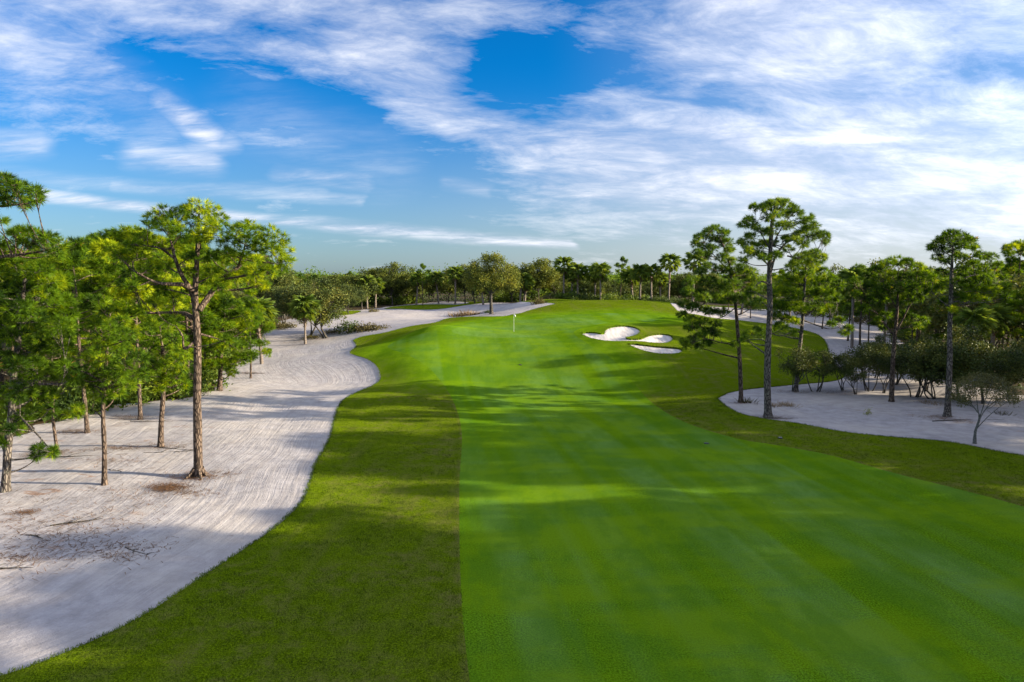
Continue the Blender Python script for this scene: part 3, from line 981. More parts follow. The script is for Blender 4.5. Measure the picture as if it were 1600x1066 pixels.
def pine_spec(seed, H, cr, cb, n=26, lean=0.3, top_flat=0.5, tr=0.17, dead=2):
    """slash pine: bare trunk to height cb, irregular open crown of puffs of needles at the limb ends"""
    r = np.random.default_rng(seed)
    lx, ly = r.normal(size=2) * lean
    zz = np.array([0, .25, .5, .75, 1.0]) * (H * 0.97)
    w = r.normal(size=(5, 2)) * 0.10 * lean * 3
    w[0] = 0
    pts = np.stack([lx * (zz / H) ** 1.5 + w[:, 0], ly * (zz / H) ** 1.5 + w[:, 1], zz], 1)
    rad = tr * np.array([1.0, .85, .70, .48, .14])
    limbs, clumps = [], []
    nl = int(5 + (H - cb) * 1.1)
    for k in range(nl):
        f = (k + r.uniform(0, .8)) / nl
        z0 = cb + (H * 0.93 - cb) * f
        a = k * 2.4 + r.uniform(-.5, .5)
        prof = (0.55 + 0.9 * sin(pi * min(1, 0.18 + f * .85))) * (1 - 0.45 * f ** 3)
        L = cr * prof * r.uniform(0.55, 1.0)
        i = min(3, int(z0 / (H * .97) * 4))
        g = z0 / (H * .97) * 4 - i
        p0 = pts[i] * (1 - g) + pts[i + 1] * g
        up = r.uniform(0.1, 0.5) * L * (0.5 + f)
        e = p0 + np.array([cos(a) * L, sin(a) * L, up])
        m1 = p0 + np.array([cos(a) * L * .4 + r.normal() * .15, sin(a) * L * .4 + r.normal() * .15, up * r.uniform(-.1, .5)])
        m2 = p0 + np.array([cos(a) * L * .75 + r.normal() * .2, sin(a) * L * .75 + r.normal() * .2, up * r.uniform(.4, .9)])
        rb = tr * (0.42 - .2 * f)
        limbs.append(([p0, m1, m2, e], [rb, rb * .75, rb * .5, rb * .25]))
        nc_ = max(2, int(round(n / nl * (0.7 + L / cr))))
        for c in range(nc_):
            t = r.uniform(0.55, 1.08) if c else 1.0
            sidev = r.normal() * 0.30 * L
            base = p0 + (e - p0) * t
            cc = base + np.array([-sin(a) * sidev, cos(a) * sidev, r.uniform(0.0, .45)])
            clumps.append((cc, cr * r.uniform(0.17, 0.29)))
    for c in range(3):
        clumps.append((pts[-1] + np.array([r.normal() * .35, r.normal() * .35, r.uniform(-.5, .25)]), cr * r.uniform(.2, .28)))
    return {'trunk': (pts, rad), 'limbs': [], 'stems': limbs, 'clumps': clumps}


def oak_spec(seed, H, cr, cb, n=40, tr=0.2, stems=1, lean=0.3, flat_top=1.0):
    r = np.random.default_rng(seed)
    fork = np.array([r.normal() * lean, r.normal() * lean, cb * .75])
    trunk = ([(0, 0, -.1), fork * [.4, .6, .5] + [r.normal() * .08, r.normal() * .08, 0], fork], [tr, tr * .8, tr * .65])
    st = []
    mainp = [trunk]
    for s in range(stems - 1):
        a = r.uniform(0, 6.28)
        off = np.array([cos(a), sin(a), 0]) * r.uniform(.15, .7)
        e = off * r.uniform(1.5, 3) + [0, 0, cb * r.uniform(.8, 1.2)]
        st.append(([off * .6 - [0, 0, .1], off + [r.normal() * .15, r.normal() * .15, cb * .4], e], [tr * .8, tr * .65, tr * .45]))
    zc = (H + cb) / 2
    hz = (H - cb) / 2
    limbs = []
    for k in range(6 + stems):
        a = k * 2.4 + r.uniform(-.4, .4)
        s0 = fork if (k % max(1, stems) == 0 or not st) else np.asarray(st[(k - 1) % len(st)][0][-1])
        e = np.array([cos(a) * cr * r.uniform(.45, .8), sin(a) * cr * r.uniform(.45, .8), zc + r.uniform(-.3, .7) * hz])
        m1 = s0 + (e - s0) * .35 + np.array([r.normal() * .2, r.normal() * .2, .25])
        m2 = s0 + (e - s0) * .7 + r.normal(size=3) * .25
        limbs.append(([s0, m1, m2, e], [tr * .5, tr * .36, tr * .22, tr * .08]))
    clumps = []
    for k in range(n):
        u = unit(r.normal(size=3))
        q = r.uniform(0.35, 1.0) ** .5
        lob = 1 + 0.18 * sin(3 * atan2(u[1], u[0]) + seed) + 0.12 * r.normal()
        c = np.array([u[0] * cr * q * lob, u[1] * cr * q * lob, zc + u[2] * hz * q * (lob if u[2] > 0 else .85) * flat_top])
        clumps.append((c, cr * r.uniform(.16, .30)))
    return {'trunk': trunk, 'stems': st + limbs, 'clumps': clumps, 'limbs': []}


def tree_protos():
    PR = {}
    def pine(key, seed, H, cr, cb, n, m, dens=1.0, nn=11, size=.34, width=.034, bark='bark', **kw):
        r = np.random.default_rng(seed)
        TR, LB, CR = build_tree(pine_spec(seed, H, cr, cb, n, **kw), r, 'pine', dens, 7, nn, size, width)
        PR.setdefault(key, []).append((TR.mesh('pine_trunk', M[bark], True), CR.mesh('pine_crown', M[m]), H))
    # pines of the middle distance
    for s, (H, cr, cb, n) in enumerate([(15.5, 3.4, 6.0, 44), (14.0, 3.0, 4.6, 40), (16.5, 3.8, 7.4, 46), (12.5, 2.8, 3.0, 42), (13.5, 3.2, 5.6, 36)]):
        pine('wood_pine', 300 + s, H, cr, cb, n, 'pine', 0.75, 15, .44, .044)
    for s, (H, cr, cb, n) in enumerate([(12.0, 2.7, 5.0, 26), (13.5, 2.3, 7.5, 20), (10.5, 2.6, 3.5, 26), (14.5, 2.9, 8.5, 22)]):
        pine('far_pine', 330 + s, H, cr, cb, n, 'pine_cool', 0.8, 12, .5, .07)
    for s, (H, cr, cb, n) in enumerate([(9.5, 2.3, 2.2, 34), (8.5, 2.0, 2.6, 28), (10.5, 2.4, 2.9, 36)]):
        pine('young_pine', 350 + s, H, cr, cb, n, 'pine', 1.0, 15, .36, .034, tr=.12)

    def oak(key, seed, H, cr, cb, n, m, dens, nn, size, spray=.3, bark='oakbark', droop=0.0, **kw):
        r = np.random.default_rng(seed)
        TR, LB, CR = build_tree(oak_spec(seed, H, cr, cb, n, **kw), r, 'oak', dens, 6, nn, size, 0, .8, True, droop, spray)
        PR.setdefault(key, []).append((TR.mesh('oak_trunk', M[bark], True), CR.mesh('oak_crown', M[m]), H))
    for s, (H, cr, cb, n) in enumerate([(10.5, 4.6, 3.0, 46), (9.0, 4.0, 2.4, 40), (11.5, 4.2, 3.6, 44), (8.0, 3.6, 2.2, 36)]):
        oak('far_oak', 400 + s, H, cr, cb, n, 'oak', .62, 10, .40, .42)
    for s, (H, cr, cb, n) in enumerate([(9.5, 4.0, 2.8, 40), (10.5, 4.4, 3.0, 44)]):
        oak('sunlit_oak', 410 + s, H, cr, cb, n, 'oak_sunlit', .62, 10, .40, .42)
    for s, (H, cr, cb, n) in enumerate([(4.6, 2.5, 1.9, 34), (5.2, 3.0, 2.2, 38), (4.2, 2.2, 1.6, 30)]):
        oak('scrub_oak', 420 + s, H, cr, cb, n, 'scrub', 1.0, 15, .16, .22, stems=4, tr=.085, lean=.5)
    for s, (H, cr, cb, n) in enumerate([(8.5, 4.2, 2.2, 44), (7.5, 3.8, 2.0, 40)]):
        oak('dark_oak', 430 + s, H, cr, cb, n, 'scrub', .8, 14, .26, .32, stems=2, tr=.16)
    return PR


PR = tree_protos()


def bush_mesh(seed, rx, rz, n, size, m, nn=10):
    r = np.random.default_rng(seed)
    mb = MB()
    u = unit(r.normal(size=(n, 3)))
    u[:, 2] = np.abs(u[:, 2])
    q = r.uniform(.2, 1, n)[:, None] ** .5
    lob = (1 + .25 * np.sin(3 * np.arctan2(u[:, 1], u[:, 0]) + seed))[:, None]
    P = u * q * lob * np.array([rx, rx, rz]) + [0, 0, .05]
    leaves(mb, P, size, nn, r, size * 1.1)
    return mb.mesh('bush', M[m])


def saw_palmetto_mesh(seed, n=22, L=1.2):
    """low clump of fan leaves on arching stalks"""
    r = np.random.default_rng(seed)
    mb = MB()
    for k in range(n):
        a, e = r.uniform(0, 6.28), r.uniform(.35, 1.35)
        d = np.array([cos(a) * cos(e), sin(a) * cos(e), sin(e)])
        p = np.array([r.normal() * .35, r.normal() * .35, .05])
        tip = p + d * L * r.uniform(.5, .9)
        mb.tube([p, (p + tip) / 2 + [0, 0, .05], tip], [.014, .012, .01], 3, .4, cap=False)
        fan(mb, tip, d, L * r.uniform(.4, .6), 9, r)
    return mb.mesh('saw_palmetto', M['frond'])


def fan(mb, p, d, L, n, r, arc=1.9, droop=.25, w=.09):
    """one fan leaf: n narrow pointed segments spread about direction d"""
    d = unit(np.asarray(d, float))
    s = unit(np.cross(d, [0, 0, 1.0]) + 1e-6)
    up = np.cross(s, d)
    V, F = [], []
    v = r.uniform(.0, 1)
    for k in range(n):
        a = (k / (n - 1) - .5) * 2 * arc
        q = d * cos(a) + s * sin(a)
        l = L * (1 - .25 * abs(a) / arc) * r.uniform(.9, 1.1)
        m = p + q * l * .5 + up * .06 * (k % 2)
        tip = p + q * l + np.array([0, 0, -droop * L * r.uniform(.6, 1.4)])
        side = unit(np.cross(q, up)) * w * L
        b = len(V)
        V += [p, m + side, tip, m - side]
        F += [(b, b + 1, b + 2), (b, b + 2, b + 3)]
    mb.add(V, F, v)


frond_meshes, deadfrond_meshes = [], []
for s in range(4):
    r = np.random.default_rng(500 + s)
    mb = MB()
    L = 1.0
    mid = np.array([.45, 0, .10])
    tip = np.array([.95, 0, .05])
    mb.tube(bez((0, 0, 0), (.5, 0, .2), tip, 5), [.028, .024, .02, .016, .01], 3, .7, cap=False)
    for k in range(13):       # ribbed costapalmate blade that folds down at the end
        a = (k / 12 - .5) * 2 * 1.75
        q = np.array([cos(a), sin(a), -.12 - .22 * abs(sin(a))])
        l = r.uniform(.85, 1.05) * (1 - .12 * abs(a))
        m = tip + q * l * .55 + [0, 0, .10]
        e = tip + q * l + [0, 0, -.34 * r.uniform(.6, 1.5)]
        side = np.cross(unit(q), [0, 0, 1]) * .075
        mb.add([tip, m + side, e, m - side], [(0, 1, 2), (0, 2, 3)], r.uniform(.2, .9))
    frond_meshes.append(mb.mesh('frond', M['frond']))
    mb = MB()
    for k in range(7):
        a = (k / 6 - .5) * 1.5
        q = np.array([cos(a) * .8, sin(a) * .7, -.5])
        tip = np.array([.45, 0, -.1])
        mb.add([tip, tip + q * .5 + [0, .05, 0], tip + q * .95 + [0, 0, -.35], tip + q * .5 - [0, .05, 0]], [(0, 1, 2), (0, 2, 3)], r.uniform())
    mb.tube([(0, 0, 0), (.25, 0, 0), (.45, 0, -.1)], [.025, .02, .015], 3, .3, cap=False)
    deadfrond_meshes.append(mb.mesh('dead_frond', M['deadfrond']))


def palm(x, y, H, label, size=1.15, tr=.19, group=None, n=24, seed=0, booted=False, lean=.25, zoff=0.0):
    """cabbage palm: trunk, boots under the head, each fan frond its own part"""
    r = np.random.default_rng(900 + seed)
    root = link('cabbage_palm', None, loc=(x, y, ground(x, y) - .08 + zoff))
    tag(root, label, 'palm tree', group)
    lx, ly = r.normal(size=2) * lean
    p = np.array([(0, 0, 0), (lx * .3, ly * .3, H * .33), (lx * .7, ly * .7, H * .66), (lx, ly, H)])
    mb = MB()
    P, R = dense(p, [tr * 1.1, tr * .85, tr * .85, tr], 14)
    mb.tube(P, R * (1 + .06 * r.normal(size=len(R))), 8)
    link('trunk', mb.mesh('trunk', M['palmbark'], True), root)
    mb = MB()
    hb = H * (.50 if booted else .22)
    for k in range(int(26 if booted else 16)):
        z = H - hb * (k / (26 if booted else 16)) ** 1.1
        f = z / H
        c = np.array([lx * f, ly * f, z])
        a = k * 2.4
        o = np.array([cos(a), sin(a), 0])
        w = tr * .5
        s = np.array([-sin(a), cos(a), 0]) * w
        mb.add([c + o * tr * .75 - s - [0, 0, .12], c + o * tr * .75 + s - [0, 0, .12], c + o * (tr * 1.75) + [0, 0, .22], c + o * tr * .7 + [0, 0, .1]],
               [(0, 1, 2), (0, 2, 3), (1, 3, 2)], r.uniform())
    link('boot_sheath', mb.mesh('boot_sheath', M['boots']), root)
    for k in range(n):
        f = k / n
        a = k * 2.39996 + r.uniform(-.2, .2)
        e = 1.35 - 1.9 * f + r.uniform(-.12, .12)
        o = link('frond', frond_meshes[k % 4], root, (lx, ly, H + .05 - .25 * f))
        sc = size * (0.8 + .35 * sin(pi * min(1, f + .25)))
        o.rotation_euler = (r.uniform(-.3, .3), -e, a)
        o.scale = (sc, sc, sc)
    for k in range(4):
        o = link('dead_frond', deadfrond_meshes[k % 4], root, (lx, ly, H - .25))
        o.rotation_euler = (0, r.uniform(.1, .7), r.uniform(0, 6.28))
        o.scale = (size * .7,) * 3
    return root


def place_tree(key, idx, x, y, H, rot, name, label, cat, group=None, wide=1.0, zoff=-.1, lean=(0, 0)):
    tm, cm, h0 = PR[key][idx % len(PR[key])]
    s = H / h0
    root = link(name, None, loc=(x, y, ground(x, y) + zoff))
    root.rotation_euler = (lean[0], lean[1], rot)
    root.scale = (s * wide, s * wide, s)
    tag(root, label, cat, group)
    link('trunk', tm, root)
    link('crown', cm, root)
    return root


# ------------------------------------------------------------------ the pines that stand out, one by one
def at_plane(px, py, y0, dy=0.0):
    v = px_dir(px, py)
    return np.array([0, 0, CAM_H]) + v * ((y0 + dy) / v[1])


def hero(name, label, base, trunk, limbs, clumps, tr, cat='pine tree', mat_='pine', bark='bark', dens=1.0, nn=13, size=.30, width=.028,
         kind='pine', seed=1, roots=False, spray=.3, flat=.62, fill=1.0, droop=0.0, depth=None, crown_name='crown', rs=1.0):
    """a tree measured from the photo: trunk and limb courses, and the puffs of its crown, with depth about its base"""
    r = np.random.default_rng(seed)
    b = hit(*base)[0] if depth is None else np.r_[at_plane(base[0], base[1], depth)]
    if depth is not None:
        b[2] = ground(b[0], b[1])
    y0 = b[1]
    org = b - [0, 0, .12]
    mpp = y0 / FPX

    def loc(pt, dy=0.0):
        return at_plane(pt[0], pt[1], y0, dy) - org
    sp = {'roots': roots}
    tp = [np.zeros(3)] + [loc(p[:2], p[2] if len(p) > 2 else 0) for p in trunk]
    k = len(tp)
    rad = tr * (1 - .62 * (np.arange(k) / (k - 1)) ** 1.1)
    rad[-1] = tr * .22
    sp['trunk'] = (tp, rad)
    LB = []
    for L in limbs:
        r0, pts = L[0], L[1:]
        p = [loc(q[:2], q[2] if len(q) > 2 else 0) for q in pts]
        LB.append((p, np.linspace(r0, r0 * .3, len(p))))
    sp['limbs'] = LB
    cl = []
    for c in clumps:
        rad_ = c[2] * mpp * rs * (1.18 if kind == 'pine' else 1.0)
        dy = c[3] if len(c) > 3 else r.uniform(-1, 1) * 1.6
        cl.append((loc(c[:2], dy), rad_))
        # puffs in front and behind give the crown its depth
        if fill > r.uniform():
            o = c[2] * .7
            cl.append((loc((c[0] + r.uniform(-o, o), c[1] + r.uniform(-o * .4, o * .6)), dy + r.choice([-1, 1]) * r.uniform(.8, 2.0)), rad_ * r.uniform(.6, .9)))
    sp['clumps'] = cl
    TR, LBm, CR = build_tree(sp, r, kind, dens, 10, int(nn * 1.6) if kind == 'pine' else nn, size, width * (.95 if kind == 'pine' else 1), flat, True, droop, spray)
    root = link(name, None, loc=tuple(org))
    tag(root, label, cat)
    link('trunk', TR.mesh('trunk', M[bark], True), root)
    for b_ in LBm:
        link('limb', b_.mesh('limb', M[bark], True), root)
    link(crown_name, CR.mesh(crown_name, M[mat_]), root)
    return root


# the big spreading pine on the left sand
hero('slash_pine', 'big spreading pine with forked pale limbs, roots flaring in the left sand', (310, 742),
     [(309, 690), (308, 600), (309, 540), (306, 490), (305, 455), (307, 420), (309, 380), (311, 335)],
     [(.17, (306, 488), (300, 458), (284, 430, -.5), (274, 405, -.8), (266, 372, -.8)), (.17, (311, 485), (330, 458, .5), (352, 432, 1), (372, 418, 1.4), (385, 405, 1.6)),
      (.14, (304, 455), (285, 445, -.8), (262, 444, -1.3), (240, 440, -1.6), (212, 425, -1.8)), (.13, (303, 498), (288, 490, .6), (262, 489, 1), (225, 490, 1.3), (195, 498, 1.4)),
      (.09, (385, 405, 1.6), (405, 408, 1.7), (425, 412, 1.6)), (.08, (303, 535), (288, 545, -1), (285, 525, -1.4), (275, 510, -1.5)),
      (.08, (372, 418, 1.4), (380, 395, .6), (385, 370, 0)), (.07, (274, 405, -.8), (250, 388, -1.2), (225, 384, -1.4)), (.06, (313, 522), (335, 528, 1), (352, 535, 1.3))],
     [(310, 322, 17), (292, 328, 14), (330, 330, 15), (343, 345, 16), (322, 350, 16), (300, 345, 15), (275, 338, 15), (255, 330, 14), (242, 340, 15), (232, 355, 14),
      (262, 355, 17), (285, 365, 16), (310, 370, 16), (340, 368, 16), (226, 372, 15), (205, 382, 14), (245, 380, 17), (270, 385, 15), (195, 400, 14), (215, 400, 16),
      (180, 392, 12), (375, 360, 14), (388, 352, 13), (402, 362, 14), (420, 362, 14), (436, 375, 14), (445, 392, 13), (448, 408, 11), (362, 378, 16), (385, 378, 16),
      (408, 382, 16), (425, 395, 16), (350, 395, 15), (375, 400, 15), (400, 400, 14), (440, 420, 12), (420, 425, 13), (395, 425, 13), (370, 432, 12), (322, 400, 14),
      (295, 400, 13), (330, 425, 13), (300, 425, 11), (235, 415, 15), (258, 412, 14), (210, 428, 15), (228, 440, 15), (250, 452, 13), (198, 445, 12), (270, 462, 12),
      (345, 445, 12), (410, 445, 11), (195, 490, 11), (215, 485, 12), (268, 500, 13), (355, 530, 10), (275, 472, 12), (240, 475, 12)],
     .235, roots=True, seed=11, fill=.35, dens=1.45, nn=14, size=.27, width=.027, rs=1.0)

# left edge: a heavy branch mass lit by the sun
hero('slash_pine', 'bushy bright pine with lit lichen-pale trunk at the left edge', (8, 768),
     [(12, 700), (18, 650), (20, 600), (28, 540), (35, 470), (40, 425)],
     [(.06, (20, 640), (45, 665, -1), (68, 690, -1.6), (80, 705, -1.8)), (.10, (24, 560), (60, 545, .5), (95, 530, 1)), (.10, (20, 600), (60, 600, -.8), (95, 600, -1))],
     [(25, 420, 22), (55, 425, 22), (75, 440, 20), (8, 440, 22), (40, 455, 24), (70, 465, 22), (95, 470, 20), (105, 490, 18), (15, 480, 24), (45, 495, 24), (80, 505, 24),
      (110, 515, 16), (20, 525, 24), (55, 540, 24), (90, 545, 22), (15, 565, 24), (50, 575, 24), (85, 580, 22), (108, 575, 16), (115, 590, 11), (30, 610, 22), (65, 615, 20),
      (10, 640, 20), (40, 645, 18), (75, 640, 14), (20, 670, 14), (-15, 500, 26), (-20, 560, 26), (-15, 620, 24), (-10, 455, 24), (80, 705, 9, -1.8), (62, 698, 8, -1.7), (55, 712, 7, -1.7), (0, 690, 10)],
     .20, seed=12, dens=1.6, nn=14, size=.27, width=.027, bark='bark_grey')
hero('slash_pine', 'tall pine leaning in from beyond the left edge, tufted boughs against the sky', (-60, 800),
     [(-60, 700), (-62, 560), (-58, 450), (-50, 380), (-45, 320), (-42, 265)],
     [(.10, (-52, 400), (-20, 330, .3), (10, 322, .4), (45, 318, .5)), (.10, (-56, 430), (-10, 405, -.4), (30, 398, -.5), (75, 392, -.5)), (.07, (10, 322), (20, 305), (35, 290)),
      (.07, (-45, 330), (-20, 300), (0, 285))],
     [(0, 280, 14), (12, 290, 14), (30, 290, 14), (48, 298, 12), (55, 312, 10), (20, 310, 14), (40, 318, 12), (0, 305, 15), (-15, 290, 18), (-30, 320, 20), (-40, 280, 22), (-60, 300, 25),
      (0, 345, 9), (35, 362, 14), (55, 366, 14), (75, 372, 14), (92, 382, 12), (60, 385, 14), (85, 395, 12), (30, 380, 14), (10, 390, 16), (-10, 380, 18), (25, 365, 10), (-40, 370, 22), (0, 405, 14),
      (-70, 350, 25), (-70, 420, 25)],
     .22, seed=13, dens=1.4, nn=14, size=.26, width=.027, depth=31)
hero('slash_pine', 'slender pole-trunked young pine standing left of the big spreading pine', (163, 757),
     [(163, 700), (161, 640), (164, 590), (168, 540), (172, 490)],
     [(.035, (161, 655), (152, 645), (144, 640)), (.05, (163, 610), (190, 590), (210, 580)), (.05, (164, 600), (140, 585), (125, 580))],
     [(160, 615, 15), (180, 610, 16), (140, 600, 15), (200, 600, 15), (175, 590, 18), (150, 580, 18), (125, 590, 13), (215, 585, 14), (190, 575, 18), (165, 560, 18), (140, 560, 16),
      (205, 555, 16), (180, 540, 18), (155, 530, 17), (175, 510, 16), (195, 525, 15), (170, 485, 14), (185, 500, 12), (148, 505, 12)],
     .125, seed=14, dens=1.25, nn=13, size=.27, width=.029)
hero('slash_pine', 'crooked dark-stemmed pine just left behind the big spreading pine', (251, 697),
     [(252, 660), (255, 620), (258, 590), (254, 550), (250, 510)],
     [(.07, (257, 605), (275, 590), (290, 575)), (.06, (256, 612), (240, 600), (225, 590)), (.07, (256, 600), (268, 606), (282, 596))],
     [(258, 600, 14), (275, 590, 14), (240, 590, 14), (228, 580, 14), (290, 575, 13), (262, 570, 17), (240, 565, 17), (280, 555, 16), (222, 560, 14), (255, 545, 17), (235, 540, 16),
      (275, 530, 15), (250, 520, 16), (232, 515, 13), (262, 500, 13), (290, 545, 12), (286, 600, 9), (245, 605, 10)],
     .17, seed=15, dens=1.2, nn=13, size=.28, width=.032)
hero('slash_pine', 'low rounded pine glowing yellow-green right behind the big spreading pine', (343, 610),
     [(344, 590), (345, 560), (348, 520), (352, 480)],
     [(.08, (345, 570), (362, 560), (378, 555)), (.08, (345, 560), (330, 550), (318, 540)), (.08, (346, 540), (368, 525), (385, 515))],
     [(350, 470, 14), (365, 480, 15), (335, 480, 15), (378, 492, 14), (355, 495, 17), (325, 500, 16), (388, 510, 13), (370, 515, 17), (340, 520, 18), (316, 525, 15), (385, 535, 13),
      (360, 540, 17), (335, 545, 17), (392, 555, 10), (375, 560, 14), (350, 568, 14), (328, 570, 13), (395, 500, 10), (362, 580, 9), (310, 550, 13), (342, 455, 12), (325, 465, 13)],
     .24, seed=16, dens=1.3, nn=13, size=.30, width=.036)
# right of the fairway
hero('slash_pine', 'tallest pine on the right, open dark crown above a grey trunk', (1200, 651),
     [(1199, 600), (1200, 540), (1203, 480), (1202, 430), (1204, 390), (1206, 350), (1212, 318)],
     [(.10, (1203, 430), (1212, 400, .4), (1228, 380, .6), (1250, 365, .8), (1270, 358, .8)), (.08, (1202, 445), (1190, 440, -.5), (1178, 450, -.7)),
      (.07, (1202, 415), (1185, 400, -.5), (1172, 388, -.7)), (.06, (1204, 392), (1192, 370, -.3), (1180, 352, -.5)), (.06, (1206, 385), (1222, 355), (1238, 335)),
      (.06, (1203, 470), (1190, 462, .5), (1178, 455, .8)), (.06, (1230, 400, .5), (1255, 405, .5), (1280, 408, .4)), (.05, (1203, 520), (1220, 525), (1236, 520)),
      (.05, (1201, 535), (1185, 530), (1165, 532))],
     [(1214, 317, 9), (1203, 320, 9), (1226, 318, 9), (1193, 326, 9), (1238, 326, 9), (1180, 324, 8), (1215, 332, 10), (1228, 336, 9), (1246, 332, 9), (1252, 345, 9), (1263, 340, 7),
      (1200, 340, 9), (1170, 343, 8), (1160, 350, 7), (1178, 352, 8), (1188, 362, 10), (1172, 370, 8), (1160, 378, 8), (1176, 385, 10), (1190, 382, 10), (1165, 392, 9), (1182, 396, 9),
      (1205, 362, 10), (1220, 352, 9), (1236, 352, 8), (1262, 357, 9), (1272, 352, 8), (1278, 365, 9), (1288, 370, 8), (1292, 378, 6), (1265, 370, 9), (1250, 366, 9), (1255, 380, 8), (1238, 372, 9),
      (1222, 375, 9), (1207, 380, 8), (1232, 390, 8), (1195, 402, 9), (1212, 398, 8), (1262, 398, 9), (1275, 395, 8), (1284, 404, 8), (1248, 402, 8), (1268, 410, 8), (1160, 405, 6), (1240, 412, 8),
      (1236, 520, 7), (1222, 512, 7), (1165, 530, 7), (1176, 522, 6), (1172, 455, 8), (1184, 470, 7)],
     .27, seed=21, dens=1.5, nn=13, size=.29, width=.030, bark='bark_grey', mat_='pine_cool')
hero('slash_pine', 'dark pine with a low bough reaching left over the grass by the bunkers', (1158, 628),
     [(1157, 590), (1155, 550), (1152, 510), (1149, 475), (1143, 440), (1138, 405), (1125, 372)],
     [(.07, (1155, 545), (1140, 538, -.3), (1125, 535, -.5), (1105, 530, -.6), (1085, 535, -.7)), (.06, (1143, 430), (1128, 412), (1112, 395), (1100, 378)),
      (.06, (1149, 470), (1120, 465), (1095, 478), (1075, 492)), (.05, (1155, 535), (1168, 525), (1182, 520)), (.05, (1150, 480), (1130, 495), (1110, 500))],
     [(1118, 357, 8), (1106, 362, 8), (1130, 364, 8), (1096, 370, 8), (1112, 372, 9), (1126, 376, 8), (1138, 378, 8), (1088, 380, 7), (1100, 384, 8), (1115, 388, 8), (1140, 390, 7), (1090, 394, 7),
      (1106, 398, 8), (1128, 402, 9), (1142, 408, 9), (1110, 416, 9), (1095, 424, 9), (1125, 422, 11), (1145, 425, 11), (1160, 418, 9), (1172, 425, 10), (1082, 438, 10), (1102, 440, 12), (1122, 445, 12),
      (1145, 445, 12), (1166, 445, 11), (1180, 440, 9), (1076, 455, 10), (1095, 460, 12), (1116, 465, 12), (1138, 466, 12), (1160, 465, 11), (1070, 475, 9), (1086, 480, 11), (1106, 485, 11),
      (1128, 487, 10), (1066, 492, 8), (1080, 500, 9), (1098, 502, 9), (1118, 505, 8), (1074, 512, 6), (1084, 510, 7), (1120, 520, 7), (1106, 516, 8), (1094, 524, 8), (1082, 530, 8), (1076, 540, 7),
      (1092, 540, 7), (1106, 534, 7), (1070, 534, 6), (1148, 538, 5), (1168, 522, 7), (1182, 516, 7), (1190, 524, 6), (1175, 478, 8)],
     .19, seed=22, dens=1.6, nn=13, size=.30, width=.033, mat_='pine_cool')
hero('slash_pine', 'leaning pine behind the scrub oaks where rough meets the right sand', (1243, 611),
     [(1246, 580), (1250, 540), (1254, 500), (1256, 465), (1258, 430), (1260, 405)],
     [(.07, (1254, 500), (1275, 508), (1295, 514), (1312, 512)), (.06, (1255, 480), (1235, 470), (1218, 470)), (.06, (1256, 465), (1280, 455), (1298, 450))],
     [(1262, 400, 9), (1250, 410, 10), (1272, 412, 10), (1238, 420, 11), (1260, 425, 12), (1285, 425, 11), (1228, 435, 11), (1248, 440, 13), (1272, 440, 13), (1296, 436, 11), (1310, 445, 10),
      (1220, 455, 12), (1240, 460, 13), (1265, 460, 13), (1288, 458, 12), (1304, 465, 10), (1214, 475, 11), (1232, 478, 12), (1252, 480, 11), (1275, 480, 11), (1296, 482, 9), (1210, 492, 9),
      (1225, 496, 9), (1240, 500, 8), (1312, 500, 8), (1300, 505, 7), (1325, 512, 7), (1318, 520, 6), (1218, 508, 7), (1208, 515, 6)],
     .21, seed=23, dens=1.35, nn=13, size=.32, width=.036, bark='bark_grey')
hero('slash_pine', 'forked yellow-green pine with spread arms in the right sand', (1393, 628),
     [(1394, 590), (1396, 550), (1399, 515), (1402, 485), (1403, 445)],
     [(.10, (1398, 525), (1385, 510), (1372, 492), (1358, 475)), (.10, (1399, 520), (1410, 500), (1420, 480), (1432, 462)), (.06, (1402, 485), (1390, 462), (1380, 440)), (.05, (1400, 515), (1420, 512), (1436, 512))],
     [(1385, 412, 10), (1400, 408, 11), (1418, 412, 11), (1368, 422, 11), (1434, 418, 11), (1355, 432, 11), (1375, 438, 12), (1395, 430, 12), (1416, 432, 12), (1438, 436, 12), (1450, 428, 11),
      (1345, 446, 10), (1362, 452, 11), (1385, 452, 12), (1408, 450, 12), (1430, 452, 11), (1452, 446, 11), (1340, 460, 8), (1358, 468, 9), (1378, 468, 9), (1420, 468, 10), (1440, 464, 9), (1465, 452, 9),
      (1352, 482, 8), (1385, 492, 8), (1412, 490, 8), (1425, 496, 8), (1438, 508, 8), (1448, 500, 7), (1374, 500, 6), (1335, 438, 8), (1380, 512, 5)],
     .21, seed=24, dens=1.35, nn=13, size=.29, width=.034)
